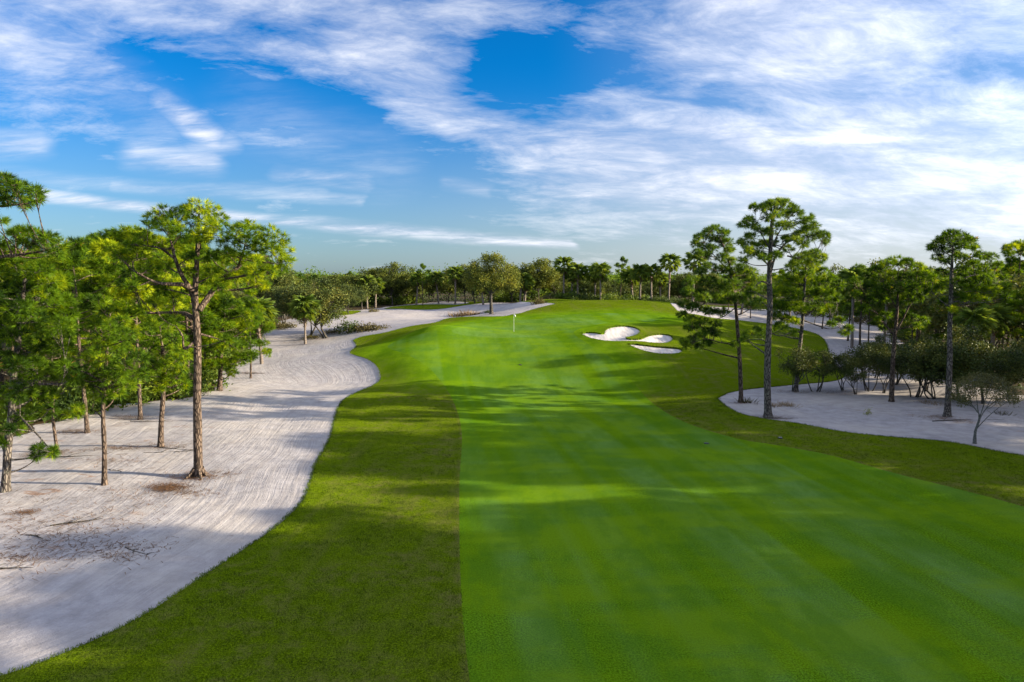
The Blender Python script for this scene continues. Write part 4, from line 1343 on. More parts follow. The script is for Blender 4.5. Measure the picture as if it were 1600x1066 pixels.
hero('slash_pine', 'straight tall pine with flat top tuft on the right sand behind the small bare tree', (1480, 650),
     [(1482, 610), (1484, 560), (1484, 510), (1486, 460), (1487, 420), (1489, 385)],
     [(.06, (1486, 425), (1500, 412), (1520, 402), (1545, 400)), (.06, (1486, 445), (1505, 435), (1530, 430), (1550, 440)), (.05, (1487, 415), (1475, 405), (1462, 395)),
      (.05, (1486, 470), (1500, 458), (1520, 455)), (.05, (1485, 480), (1470, 470), (1455, 455))],
     [(1490, 366, 10), (1477, 371, 10), (1504, 370, 10), (1465, 378, 9), (1518, 376, 9), (1488, 380, 10), (1455, 386, 7), (1503, 384, 9), (1522, 386, 7), (1473, 392, 9), (1490, 396, 9), (1464, 402, 7),
      (1500, 402, 8), (1478, 408, 7), (1535, 400, 9), (1550, 402, 9), (1520, 412, 9), (1540, 418, 10), (1558, 415, 9), (1505, 420, 8), (1525, 432, 10), (1545, 436, 11), (1562, 432, 10), (1510, 445, 10),
      (1532, 450, 11), (1552, 455, 10), (1570, 448, 8), (1575, 462, 8), (1495, 440, 9), (1500, 462, 9), (1520, 466, 9), (1470, 425, 9), (1458, 436, 9), (1468, 446, 9), (1452, 455, 8), (1488, 482, 7),
      (1475, 470, 8), (1540, 470, 7)],
     .23, seed=25, dens=1.5, nn=13, size=.29, width=.031, bark='bark_grey')
hero('slash_pine', 'tall thin pine cut by the right edge of the woods', (1590, 575),
     [(1590, 530), (1591, 480), (1592, 440), (1594, 400)],
     [(.05, (1592, 430), (1580, 415), (1572, 405)), (.05, (1592, 445), (1605, 430), (1620, 425))],
     [(1592, 382, 9), (1580, 386, 8), (1606, 384, 9), (1575, 395, 7), (1595, 396, 9), (1612, 400, 9), (1584, 408, 8), (1600, 414, 9), (1576, 420, 7), (1590, 428, 8), (1610, 428, 9), (1582, 442, 7), (1600, 445, 8), (1618, 445, 9), (1622, 410, 9)],
     .17, seed=26, dens=1.4, nn=13, size=.34, width=.040, depth=72)
# small nearly bare tree by the rough
hero('small_tree', 'small half-bare spreading tree with pale twigs at the sand edge on the right', (1523, 692),
     [(1524, 675), (1530, 655), (1528, 640)],
     [(.035, (1530, 657), (1540, 640, .3), (1560, 625, .5), (1580, 618, .6)), (.035, (1530, 655), (1538, 630, -.3), (1545, 608, -.4), (1552, 595, -.4)), (.035, (1528, 645), (1518, 632, .4), (1505, 622, .6), (1494, 612, .6)),
      (.03, (1528, 642), (1526, 622), (1522, 602)), (.03, (1518, 632, .4), (1512, 612, -.2), (1508, 600, -.6)), (.025, (1540, 640, .3), (1556, 612, .8), (1568, 602, 1)), (.03, (1524, 672), (1545, 650, -.6), (1568, 632, -.9), (1585, 625, -1))],
     [(x_, y_, 7.5, d_) for x_, y_, d_ in [(1496, 610, .5), (1505, 600, -.3), (1515, 594, .4), (1526, 590, -.2), (1538, 590, .5), (1550, 592, -.5), (1562, 597, .6), (1572, 604, -.3), (1582, 612, .4),
                                            (1590, 622, -.2), (1500, 618, -.6), (1512, 608, .8), (1524, 602, -.8), (1536, 600, .9), (1548, 602, .0), (1560, 610, -.9), (1572, 618, .7), (1582, 626, -1), (1492, 622, .2), (1558, 624, .2),
                                            (1520, 615, .2), (1540, 612, -.6), (1506, 628, .4)]],
     .095, cat='small tree', mat_='twigleaf', bark='palewood', kind='oak', dens=4.5, nn=11, size=.10, spray=.17, seed=27, flat=.9, crown_name='crown')
# lone oak beyond the green
hero('live_oak', 'lone drooping oak in the sand waste behind the flag, right half sunlit', (768, 490),
     [(767, 470), (768, 455), (770, 440)],
     [(.14, (768, 462), (755, 445), (742, 428)), (.14, (768, 460), (784, 444), (796, 430)), (.10, (769, 448), (765, 425), (762, 408))],
     [(770, 404, 9), (757, 406, 9), (784, 407, 8), (745, 412, 9), (795, 415, 8), (772, 416, 11), (757, 420, 11), (788, 420, 10), (740, 424, 10), (802, 424, 8), (732, 432, 8), (750, 434, 11), (768, 434, 11), (786, 434, 11),
      (802, 436, 9), (736, 442, 7), (748, 446, 8), (764, 446, 8), (782, 447, 8), (798, 446, 7), (808, 442, 6), (776, 400, 6), (762, 399, 6)],
     .30, cat='oak tree', mat_='oak_sunlit', bark='oakbark', kind='oak', dens=1.0, nn=14, size=.26, spray=.32, seed=28, droop=.6, flat=.9)

# ------------------------------------------------------------------ trees placed by the pixel they stand at
def T(px, top, d, key, idx, name, label, cat, group=None, wide=1.0, palmkw=None):
    q = at_plane(px, top, d)
    g = ground(q[0], d)
    H = max(q[2] - g, 2.5)
    if palmkw is not None:
        return palm(q[0], d, H - .5, label, group=group, **palmkw)
    return place_tree(key, idx, q[0], d, H, (px * 1.7) % 6.28, name, label, cat, group, wide)


# second line of pines on the left sand
T(118, 372, 46, 'wood_pine', 0, 'slash_pine', 'thick-trunked pine on the left sand second from the slender pole-trunked one', 'pine tree')
T(203, 352, 50.5, 'wood_pine', 2, 'slash_pine', 'pale-trunked tall pine at the shrub edge of the left woods', 'pine tree')
T(387, 465, 71, 'young_pine', 0, 'slash_pine', 'thin dark-stemmed pine beside the near cabbage palm on the left sand', 'pine tree')
T(343, 432, 78, 'wood_pine', 1, 'slash_pine', 'pine rising behind the yellow-green rounded pine on the left', 'pine tree')
T(290, 405, 62, 'wood_pine', 3, 'slash_pine', 'full dark pine at the wood edge directly behind the big spreading pine', 'pine tree')
T(78, 520, 41, 'young_pine', 1, 'slash_pine', 'low double-stemmed pine between the left edge pine and the slender one', 'pine tree')
# the two fan palms on the left sand
h = hit(409, 568)[0]
palm(h[0], h[1], (568 - 492) * h[1] / FPX, 'shaggy cabbage palm with boots on the left sand nearest the big pines', 1.25, .20, seed=1, booted=True, n=30)
h = hit(477, 537)[0]
palm(h[0], h[1], (537 - 485) * h[1] / FPX, 'short cabbage palm with orange boots in front of the two dark oaks', 1.35, .20, seed=2, booted=True, n=30)
# dark oaks behind it
for px, py, top, idx, lab in [(483, 526, 440, 0, 'dark round oak behind the short cabbage palm, its left neighbour'),
                              (511, 528, 442, 1, 'dark oak with slanting stems right of the short cabbage palm')]:
    h = hit(px, py)[0]
    place_tree('dark_oak', idx, h[0], h[1], (py - top) * h[1] / FPX, px * .3, 'live_oak', lab, 'oak tree', None, 1.12)
T(440, 442, 122, 'dark_oak', 1, 'live_oak', 'dark oak at the edge of the left woods behind the palms', 'oak tree', None, 1.2)
T(545, 446, 138, 'dark_oak', 0, 'live_oak', 'low dark oak left of the small practice green patch', 'oak tree', None, 1.1)

# the row behind the green: palms, oaks and pines, left to right
G1 = 'cabbage palms in the row behind the green'
pl = [(573, 440, 150, 'greyish palm under the oaks at the left end of the far row'), (586, 444, 152, 'palm just right of the leftmost palm under the far oaks'),
      (650, 436, 158, 'palm with short head behind the practice green patch'), (685, 434, 162, 'slim palm between pines behind the practice green patch'),
      (711, 426, 156, 'bulging-trunked palm left of the lone drooping oak'), (755, 446, 150, 'low palm behind the left side of the lone drooping oak'),
      (813, 438, 149, 'reddish-trunked palm in the gap right of the lone drooping oak'), (820, 442, 151, 'white-booted palm beside the reddish palm'),
      (881, 414, 147, 'tall palm with round head near the middle of the far row'), (893, 428, 149, 'leaning palm right of the tall middle palm'),
      (903, 424, 146, 'palm with yellow-lit fronds right of the leaning palm'), (930, 428, 148, 'left palm of the close pair in the far row'),
      (939, 423, 145, 'right palm of the close pair, sunlit trunk'), (990, 431, 147, 'short palm right of the lone far pine'),
      (1001, 426, 143, 'orange-trunked palm right of the lone far pine'), (1019, 425, 143, 'thick-booted palm left of the tall isolated palm'),
      (1046, 410, 142, 'tall isolated palm with round head against the sky'), (1084, 408, 130, 'yellow-lit palm head behind the top of the dark right pine'),
      (1033, 436, 150, 'low palm hidden between the tall isolated palm and thick-booted palm')]
for k, (px, top, d, lab) in enumerate(pl):
    T(px, top, d, None, 0, None, lab, None, G1, palmkw=dict(size=1.35 if d < 150 else 1.2, tr=.22, seed=10 + k, booted=k % 3 == 1, n=22))
ok = [(470, 436, 175, 0), (566, 428, 168, 1), (590, 420, 164, 0), (612, 409, 160, 2), (637, 424, 166, 3), (672, 432, 170, 0), (700, 420, 168, 1), (726, 412, 160, 2), (742, 416, 158, 0),
      (800, 422, 160, 3), (818, 414, 158, 1), (842, 405, 156, 0), (866, 418, 160, 2), (915, 432, 170, 3), (945, 434, 168, 0), (1062, 428, 155, 1), (1078, 424, 158, 2), (1105, 426, 150, 0), (1030, 440, 165, 3)]
ok.sort()
ORD = 'first second third fourth fifth sixth seventh eighth ninth tenth eleventh twelfth thirteenth fourteenth fifteenth sixteenth seventeenth eighteenth nineteenth twentieth'.split()
for k, (px, top, d, i_) in enumerate(ok):
    lit_oak = px in (818, 842, 866)
    o = T(px, top, d, 'sunlit_oak' if lit_oak else 'far_oak', i_, 'live_oak', ORD[k] + ' oak from the left in the far tree row behind the green' + (', sunlit' if lit_oak else ''),
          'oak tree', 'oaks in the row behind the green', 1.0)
fp = [(660, 411, 156, 1, 'thin yellowish pine above the practice green patch'), (971, 400, 148, 1, 'single slim pine standing above the palms behind the green'),
      (697, 436, 172, 2, 'small pine between far palms'), (545, 424, 215, 3, 'tiny dark pine top poking above the distant left horizon'), (893, 436, 165, 0, 'pine behind the middle palms')]
for px, top, d, i_, lab in fp:
    T(px, top, d, 'far_pine', i_, 'slash_pine', lab, 'pine tree', None, .8)

# woods on either side: every pine its own tree
def skyline(px):
    return float(np.interp(px, [-400, 0, 110, 150, 200, 300, 420, 455, 560, 1060, 1120, 1290, 1340, 1450, 1500, 1600, 2000],
                           [380, 385, 386, 368, 354, 352, 402, 427, 428, 431, 432, 422, 414, 420, 412, 405, 400]))


LEFT_MARKS = [(-60, 'past the left picture edge'), (45, 'behind the left edge pine'), (110, 'between the left edge pine and the slender pole-trunked pine'), (190, 'behind the slender pole-trunked pine'),
              (262, 'behind the crooked pine'), (335, 'behind the big spreading pine'), (395, 'behind the yellow-green rounded pine'), (450, 'behind the near cabbage palm'),
              (500, 'behind the short cabbage palm'), (560, 'above the dark rounded bush'), (640, 'left of the practice green patch'), (700, 'behind the practice green patch'), (760, 'behind the lone drooping oak'),
              (850, 'behind the right half of the lone drooping oak'), (910, 'behind the tall middle palm'), (960, 'behind the close pair of palms'), (1010, 'behind the lone far pine'), (1070, 'behind the tall isolated palm')]
RIGHT_MARKS = [(1130, 'behind the dark right pine'), (1185, 'between the dark right pine and the tallest right pine'), (1235, 'right of the tallest right pine'), (1290, 'behind the leaning pine'),
               (1350, 'between the leaning pine and the forked pine'), (1410, 'behind the forked yellow-green pine'), (1465, 'between the forked pine and the flat-topped pine'),
               (1520, 'right of the flat-topped pine'), (1575, 'above the half-bare small tree'), (1640, 'at the right picture edge'), (9999, 'just past the right picture edge')]


def where(px):
    for lim, s_ in LEFT_MARKS + RIGHT_MARKS:
        if px <= lim:
            return s_


SIZES = {}


def describe(kind_word, px, d, H):
    """size, kind, landmark and how deep it stands"""
    sz = 'tall' if H > 13 else 'medium-height' if H > 9 else 'short' if H > 4 else 'knee-high' if H < 1 else 'waist-high' if H < 1.5 else 'head-high'
    dp = 'nearest' if d < 65 else 'close' if d < 85 else 'mid-distance' if d < 115 else 'far' if d < 160 else 'farthest'
    return f'{dp} {sz} {kind_word} {where(px)}'


WORDS = {'wood_pine': 'bright slash pine', 'young_pine': 'bushy young pine', 'far_pine': 'thin-crowned pine', 'far_oak': 'grey-green oak', 'dark_oak': 'dark round oak',
         'green': 'green leafy shrub', 'dark': 'dark evergreen shrub', 'palmetto': 'saw palmetto', 'heath': 'brown heath shrub'}
rw = np.random.default_rng(77)
placed = []


def grow(n, xr, yr, sep, keys, lo, hi, label, cat, group, name, slack=10, edge=1.0):
    c = tries = 0
    while c < n and tries < n * 60:
        tries += 1
        x_, y_ = rw.uniform(*xr), rw.uniform(*yr)
        if any((x_ - a) ** 2 + (y_ - b) ** 2 < sep * sep for a, b in placed):
            continue
        if sdf(np.array([x_]), np.array([y_]), woods, 6)[0] < edge:
            continue
        px = 800 + FPX * x_ / (y_ * .995 + .5)
        if px < -160 or px > 1760:
            continue
        H = rw.uniform(lo, hi)
        lim = at_plane(px, skyline(px) + rw.uniform(-2, slack), y_)[2] - ground(x_, y_)
        H = min(H, lim)
        if H < 3.0:
            continue
        key = keys[int(rw.integers(len(keys)))]
        placed.append((x_, y_))
        nm = 'live_oak' if 'oak' in key else 'slash_pine'
        place_tree(key, int(rw.integers(8)), x_, y_, H, rw.uniform(0, 6.28), nm, describe(WORDS[key], px, y_, H), 'oak tree' if 'oak' in key else 'pine tree', group, rw.uniform(.9, 1.15))
        c += 1
    return c


grow(46, (-75, -22), (46, 108), 3.4, ['wood_pine'], 12.5, 17, 'slash pine among the bright dense woods on the left', 'pine tree', 'pines of the left woods', 'slash_pine', 22)
grow(12, (-60, -18), (46, 100), 3.0, ['young_pine'], 6, 9, 'young pine filling the edge of the left woods', 'pine tree', 'young pines of the left woods', 'slash_pine', 10)
grow(45, (-150, -30), (108, 205), 5.0, ['far_pine', 'wood_pine'], 11, 15, 'distant pine in the woods beyond the left sand', 'pine tree', 'distant pines on the left', 'slash_pine', 8)
grow(26, (-60, -14), (120, 210), 4.2, ['far_oak'], 7, 11, 'oak in the belt of trees beyond the left sand', 'oak tree', 'oaks beyond the left sand', 'live_oak', 12)
grow(34, (-12, 60), (158, 230), 4.5, ['far_oak', 'far_oak', 'far_pine'], 7, 12, 'tree filling the belt far behind the green', 'tree', 'trees filling the far belt', 'background_tree', 12)
grow(46, (40, 120), (92, 200), 4.6, ['far_pine', 'wood_pine', 'far_oak'], 10, 15, 'pine or oak deep in the right woods', 'tree', 'trees deep in the right woods', 'background_tree', 14)
grow(26, (45, 100), (62, 100), 3.8, ['wood_pine', 'wood_pine', 'dark_oak'], 9, 14, 'tree in the near edge of the right woods', 'tree', 'trees at the near edge of the right woods', 'woodland_tree', 20)
# pines past the right edge of the picture, whose shade lies over the fairway
rs_ = np.random.default_rng(5)
past = []
for ya, yb, hh, nn_, xa in [(-10, 0, 15.5, 7, 34), (0, 9, 15.5, 8, 33), (9, 18, 16, 9, 33), (18, 26, 16.5, 9, 34), (36, 42.5, 16.5, 8, 48), (47, 53, 15, 6, 57), (28, 34, 10.5, 4, 38), (43, 46, 11.5, 2, 42)]:
    c_ = t_ = 0
    while c_ < nn_ and t_ < 400:
        t_ += 1
        x_, y_ = rs_.uniform(xa, 76), rs_.uniform(ya, yb)
        if all((x_ - p[0]) ** 2 + (y_ - p[1]) ** 2 > 14 for p in past):
            past.append((x_, y_, hh + rs_.uniform(-1, 1.5) + (x_ - 45) * .05, int(rs_.integers(5))))
            c_ += 1
for k, (x_, y_, H, key) in enumerate(past):
    place_tree('wood_pine', key, x_, y_, H, k * 1.3, 'slash_pine', 'pine standing past the right edge beside the near fairway', 'pine tree', 'pines past the right edge', 1.12)
# mid-right: pines and palms standing behind the sand
for px, top, d, key, i_, lab in [(1330, 418, 100, 'wood_pine', 1, 'pine behind the scrub oaks, seen over the right sand'), (1300, 428, 118, 'far_pine', 2, 'small pine on the far side of the right sand'),
                                 (1350, 414, 96, 'far_pine', 0, 'brown-topped pine over the right woods'), (1175, 425, 118, 'far_pine', 1, 'pine behind the tallest right pine, left of its trunk'),
                                 (1222, 420, 122, 'wood_pine', 3, 'pine behind the tallest right pine, right of its trunk'), (1262, 424, 126, 'far_pine', 3, 'far pine over the back of the right sand'),
                                 (1288, 432, 112, 'young_pine', 0, 'low bushy pine across the right sand left of the scrub oaks'), (1205, 440, 114, 'young_pine', 1, 'low bushy pine directly behind the tallest right pine'),
                                 (1362, 436, 98, 'young_pine', 2, 'low bushy pine behind the leaning scrub stems'), (1140, 428, 128, 'far_pine', 0, 'pine behind the dark right pine near the yellow-lit palm'),
                                 (1440, 425, 82, 'wood_pine', 4, 'pine filling behind the forked yellow-green pine'), (1560, 412, 80, 'wood_pine', 0, 'wide pine behind the flat-topped tall pine'),
                                 (1520, 420, 74, 'wood_pine', 3, 'bright pine right behind the flat-topped tall pine')]:
    T(px, top, d, key, i_, 'slash_pine', lab, 'pine tree')
for px, top, d, lab in [(1336, 440, 92, 'green palm head behind the scrub oaks'), (1530, 500, 64, 'dark palm head between the dark oaks at the right'), (1558, 494, 66, 'second dark palm head between the dark oaks at the right'),
                        (1160, 440, 122, 'palm behind the dark right pine'), (1236, 446, 120, 'palm behind the leaning pine'), (1386, 452, 90, 'palm behind the forked yellow-green pine')]:
    T(px, top, d, None, 0, None, lab, None, None, palmkw=dict(size=1.4 if d > 80 else 1.0, tr=.2, seed=int(px), n=24))
# scrub oaks on the right sand
for k, (px, py, top, i_, w_, lab) in enumerate([
        (1237, 611, 540, 2, .8, 'small scrub oak against the trunk of the leaning pine, left side'), (1275, 611, 545, 0, 1.1, 'twin-stemmed scrub oak right of the leaning pine'),
        (1316, 609, 546, 1, .9, 'bushy scrub oak with crossed stems at the tip of the rough'), (1338, 615, 560, 2, .8, 'thin drooping scrub oak with a crooked stem'),
        (1358, 610, 535, 0, .9, 'scrub oak with leaning stems left of the forked pine'), (1381, 612, 545, 1, .9, 'scrub oak with a slanting stem beside the forked pine'),
        (1431, 620, 545, 0, 1.1, 'scrub oak with forked stems right of the forked pine'), (1447, 611, 540, 1, 1.0, 'dark scrub oak behind the forked-stem one'),
        (1463, 625, 550, 2, 1.1, 'scrub oak left of the flat-topped tall pine')]):
    h = hit(px, py)[0]
    place_tree('scrub_oak', i_, h[0], h[1], (py - top) * h[1] / FPX, k * 1.1, 'scrub_oak', lab, 'oak tree', None, w_)
for k, (px, d, top, i_, w_, lab) in enumerate([
        (1404, 66, 522, 0, 1.1, 'wide dark oak behind the forked pine'), (1505, 58, 520, 1, 1.1, 'dark oak right of the flat-topped tall pine'), (1545, 56, 515, 0, 1.1, 'dark oak behind the half-bare small tree'),
        (1585, 58, 540, 1, 1.2, 'dark oak at the right picture edge'), (1370, 70, 528, 1, .9, 'dark oak behind the leaning scrub stems'), (1460, 66, 525, 0, 1.0, 'dark oak behind the right scrub oaks')]):
    T(px, top, d, 'dark_oak', i_, 'live_oak', lab, 'oak tree', None, w_)

# ------------------------------------------------------------------ shrubs
BM = {'dark': [bush_mesh(600 + k, 1.2, .9, 110, .17, 'darkshrub') for k in range(3)], 'green': [bush_mesh(610 + k, 1.2, 1.0, 110, .18, 'shrub') for k in range(3)],
      'heath': [bush_mesh(620 + k, 1.3, .45, 90, .16, 'heath') for k in range(2)], 'palmetto': [saw_palmetto_mesh(630 + k) for k in range(3)]}


def shrub(x_, y_, kind, s, label, group=None, zs=1.0, name='shrub'):
    if label is None:
        label = describe(WORDS[kind], 800 + FPX * x_ / (y_ * .995 + .5), y_, s * zs * .75)
    ms = BM[kind]
    o = link(name, ms[int(rw.integers(len(ms)))], loc=(x_, y_, ground(x_, y_) - .08))
    o.scale = (s, s, s * zs)
    o.rotation_euler = (0, 0, rw.uniform(0, 6.28))
    tag(o, label, 'shrub', group)
    return o


for px, py, kind, s, zs, lab in [
        (545, 519, 'dark', 1.7, 1.1, 'dark rounded evergreen bush by the tip of the left grass'), (568, 517, 'heath', 1.7, 1.0, 'low brown heath mound right of the dark bush'),
        (585, 515, 'heath', 1.7, 1.0, 'low brown heath mound ending the strip right of the dark bush'), (520, 520, 'heath', 1.3, .8, 'brown heath mat at the foot of the slanting oak'),
        (490, 528, 'heath', 1.3, .6, 'brown mat under the dark round oak'), (445, 512, 'heath', 1.8, .9, 'brown heath patch left of the short cabbage palm'), (430, 513, 'heath', 1.6, .9, 'brown heath patch furthest left by the wood'),
        (842, 475, 'heath', .9, 2.2, 'dark tuft growing at the right end of the far sand'), (762, 489, 'dark', .55, 1.0, 'small dark bush at the foot of the lone drooping oak'),
        (1350, 505, 'heath', 2.2, 1.2, 'ochre shrub patch across the right sand'), (1376, 503, 'dark', 1.2, 1.0, 'dark bush beside the ochre patch across the right sand'), (1180, 484, 'green', 2.0, 1.3, 'green bush across the right sand behind the tallest pine, left side'), (1222, 486, 'dark', 2.0, 1.3, 'dark bush across the right sand behind the tallest pine, right side'),
        (1262, 492, 'heath', 2.2, 1.1, 'ochre mound across the right sand behind the leaning pine'), (1310, 497, 'green', 2.2, 1.4, 'green bush across the right sand between two pines'), (1400, 512, 'green', 2.0, 1.5, 'green bush behind the forked yellow-green pine'),
        (583, 487, 'heath', .8, 1.5, 'tiny ochre tuft left of the practice green patch')]:
    h = hit(px, py)[0]
    shrub(h[0], h[1], kind, s, lab, None, zs)
# dark mounds in front of the palms
for k in range(26):
    px = 858 + k * 8.2 + rw.uniform(-3, 3)
    d = rw.uniform(139, 150)
    q = at_plane(px, 460, d)
    shrub(q[0], d, ['dark', 'dark', 'green', 'palmetto', 'heath'][int(rw.integers(5))], rw.uniform(1.4, 2.1), None, 'shrubs at the foot of the palms', 1.0)
for k in range(26):
    px = 560 + k * 11.2 + rw.uniform(-4, 4)
    d = rw.uniform(160, 172)
    q = at_plane(px, 470, d)
    if sdf(np.array([q[0]]), np.array([d]), woods, 5)[0] < .5:
        continue
    shrub(q[0], d, ['dark', 'palmetto', 'green', 'green'][int(rw.integers(4))], rw.uniform(1.5, 2.5), None, 'shrubs beyond the far left sand')
# along the wood edges
def edge_shrubs(pts, n, label, group, kinds, back=(0.8, 6.0), s=(1.0, 1.9)):
    P = hit(*catmull(pts, 6, False).T)
    seg = np.linalg.norm(np.diff(P[:, :2], axis=0), axis=1)
    cum = np.r_[0, seg.cumsum()]
    c = 0
    for k in range(n * 4):
        t = rw.uniform(0, cum[-1])
        x_, y_ = np.interp(t, cum, P[:, 0]), np.interp(t, cum, P[:, 1])
        x_ += rw.normal() * 1.5
        y_ += rw.uniform(-1, back[1])
        v = sdf(np.array([x_]), np.array([y_]), woods, 8)[0]
        if back[0] < v < back[1] + 1 and c < n:
            shrub(x_, y_, kinds[int(rw.integers(len(kinds)))], rw.uniform(*s), label, group, rw.uniform(.8, 1.2))
            c += 1


edge_shrubs([(0, 688), (60, 668), (130, 650), (180, 634), (240, 628), (300, 622), (335, 598), (370, 560), (400, 530), (425, 508)], 60, None,
            'shrubs at the edge of the left woods', ['green', 'dark', 'palmetto', 'green'])
edge_shrubs([(1100, 472), (1160, 478), (1200, 482), (1250, 485), (1300, 488), (1350, 493), (1385, 515), (1420, 550), (1500, 592), (1560, 612), (1620, 622)], 60,
            None, 'shrubs at the foot of the right woods', ['dark', 'dark', 'green', 'palmetto'])

# ------------------------------------------------------------------ masses nobody could count
r = np.random.default_rng(88)
ug = MB()
N = 2600
xx, yy = r.uniform(-130, 130, N), r.uniform(40, 215, N)
ok_ = sdf(xx, yy, woods, 6) > 2.5
xx, yy = xx[ok_], yy[ok_]
P = np.stack([xx, yy, terr(xx, yy) + r.uniform(.1, 1.6, len(xx))], 1)
leaves(ug, P, .5, 26, r, 1.3)
tag(ug.build('undergrowth', M['darkshrub']), 'dark tangled undergrowth beneath the woods', 'undergrowth', kind='stuff')
# far woodland out to the horizon: one canopy
fw = MB()
N = 3600
d = 225 * (2600 / 225) ** r.uniform(0, 1, N)
az = r.uniform(-.86, .86, N)
xx, yy = d * np.sin(az), d * np.cos(az)
H = r.uniform(7.5, 11.0, N) + 1.2 * np.sin(xx * .013) * np.sin(yy * .02)
for lo_, hi_, n_, sz, sp_ in [(0, 420, 230, .75, 1.9), (420, 900, 60, 1.7, 2.4), (900, 3000, 16, 5.0, 3.0)]:
    k = (d >= lo_) & (d < hi_)
    q = np.stack([xx[k], yy[k], terr(xx[k], yy[k]) + H[k] * .78], 1)
    if hi_ > 900:
        q[:, 2] -= 2.0
    leaves(fw, q, sz, n_, r, sp_)
tag(fw.build('far_woodland', M['pine_cool']), 'distant flat canopy of mixed pine woods along the horizon', 'woodland', kind='stuff')

# litter under the left pines
lt = MB()
for px, py, rad, n_ in [(95, 760, .8, 700), (65, 778, .4, 200), (70, 815, 3.0, 420), (150, 830, 2.6, 300), (30, 850, 2.2, 300), (212, 852, .8, 420), (170, 866, .8, 300), (262, 762, .7, 260), (40, 800, .5, 160), (20, 780, .7, 200), (120, 870, 2.4, 160), (260, 790, 2.0, 160), (190, 770, 2.0, 160), (62, 775, .6, 260), (265, 758, .8, 420), (15, 768, 1.0, 500), (310, 742, 1.3, 500), (75, 708, 1.2, 400), (250, 698, 1.6, 500), (115, 673, 1.0, 300), (203, 651, 1.2, 350), (150, 720, 1.5, 350), (340, 610, 1.4, 300), (180, 700, 1.2, 300), (300, 770, 1.0, 200),
                        (1200, 652, 1.2, 350), (1158, 629, .8, 180), (1245, 612, 1.5, 320), (1393, 628, 1.3, 260), (1480, 651, 1.6, 420), (1505, 655, 1.4, 300), (1300, 612, 1.6, 260), (768, 491, 2.2, 300),
                        (387, 582, 1.3, 260), (477, 538, 1.6, 260), (500, 530, 2.5, 420), (20, 870, .9, 160)]:
    h = hit(px, py)[0]
    a = r.normal(size=(n_, 2)) * rad * .5 * [1.5, .8]
    X_, Y_ = h[0] + a[:, 0], h[1] + a[:, 1]
    ang = r.uniform(0, 6.28, n_)
    L_ = r.uniform(.10, .26, n_)
    c = np.stack([X_, Y_, terr(X_, Y_) - .055 + r.uniform(0, .05, n_)], 1)
    dd = np.stack([np.cos(ang), np.sin(ang), r.normal(size=n_) * .15], 1) * L_[:, None]
    s_ = np.stack([-np.sin(ang), np.cos(ang), 0 * ang], 1) * .014
    V = np.stack([c - dd - s_, c - dd + s_, c + dd], 1).reshape(-1, 3)
    lt.add(V, np.arange(n_)[:, None] * 3 + np.array([0, 1, 2]), np.repeat(r.uniform(0, 1, n_), 3))
tag(lt.build('needle_litter', M['needle_litter']), 'scattered brown pine needles on the sand', 'needle litter', kind='stuff')

# fallen branches, each its own
for px, py, ang, L_, lab in [(118, 815, .4, 2.0, 'dark fallen branch in the needle litter, left foreground sand'), (212, 861, -.5, 1.3, 'dark stick by the rusty needle patch, lowest on the sand'),
                             (8, 886, .1, 1.6, 'fallen stick at the left picture edge'), (55, 838, -.3, 1.0, 'short grey stick near the left picture edge'), (120, 712, .15, 3.4, 'long thin fallen branch left of the slender pine'),
                             (262, 706, .3, 2.6, 'forked dead branch at the foot of the crooked pine'), (275, 701, -.25, 2.4, 'fallen branch reaching right from the crooked pine'), (235, 658, .1, 3.0, 'thin fallen branch right of the pale-trunked pine'),
                             (180, 735, -.4, 1.0, 'small brown twig right of the slender pine'), (398, 583, 0.05, 2.2, 'dark root-like branch under the thin dark-stemmed pine'),
                             (1500, 656, .1, 4.5, 'long dark branch lying right of the flat-topped pine'), (1215, 653, -.1, 2.2, 'fallen branch right of the tallest right pine')]:
    h = hit(px, py)[0]
    mb = MB()
    zz = [ground(h[0] + cos(ang) * L_ * f, h[1] + sin(ang) * L_ * f) - .04 for f in (-.5, -.17, .17, .5)]
    p = [(cos(ang) * L_ * f + r.normal() * .06, sin(ang) * L_ * f + r.normal() * .06, z_ - zz[0] + .0) for f, z_ in zip((-.5, -.17, .17, .5), zz)]
    P, Rr = dense(p, [.035, .03, .022, .010], 10)
    mb.tube(P, Rr, 6)
    for k in range(4):
        i_ = int(r.integers(2, len(P) - 1))
        a2 = ang + r.choice([-1, 1]) * r.uniform(.4, .9)
        e = P[i_] + np.array([cos(a2), sin(a2), .12]) * L_ * r.uniform(.15, .3)
        mb.tube([P[i_], (P[i_] + e) / 2 + [0, 0, .02], e], [.018, .014, .006], 4)
    o = mb.build('fallen_branch', M['oakbark'], None, True)
    o.location = (h[0], h[1], zz[0] + .02)
    tag(o, lab, 'branch')

# tufts of bunch grass on the sand
def tuft_mesh(seed, n=70, h=.45, w=.02, m='straw', sp=.16):
    r = np.random.default_rng(seed)
    mb = MB()
    b = r.normal(size=(n, 3)) * [sp, sp, 0]
    d = unit(b * 2.2 / sp * .2 + r.normal(size=(n, 3)) * .35 + [0, 0, 1.1])
    L = h * r.uniform(.6, 1.2, (n, 1))
    s = unit(np.cross(d, r.normal(size=(n, 3)))) * w
    V = np.stack([b - s, b + s, b + d * L], 1).reshape(-1, 3)
    mb.add(V, np.arange(n)[:, None] * 3 + np.array([0, 1, 2]), np.repeat(r.uniform(0, 1, n), 3))
    return mb.mesh('grass_tuft', M[m])


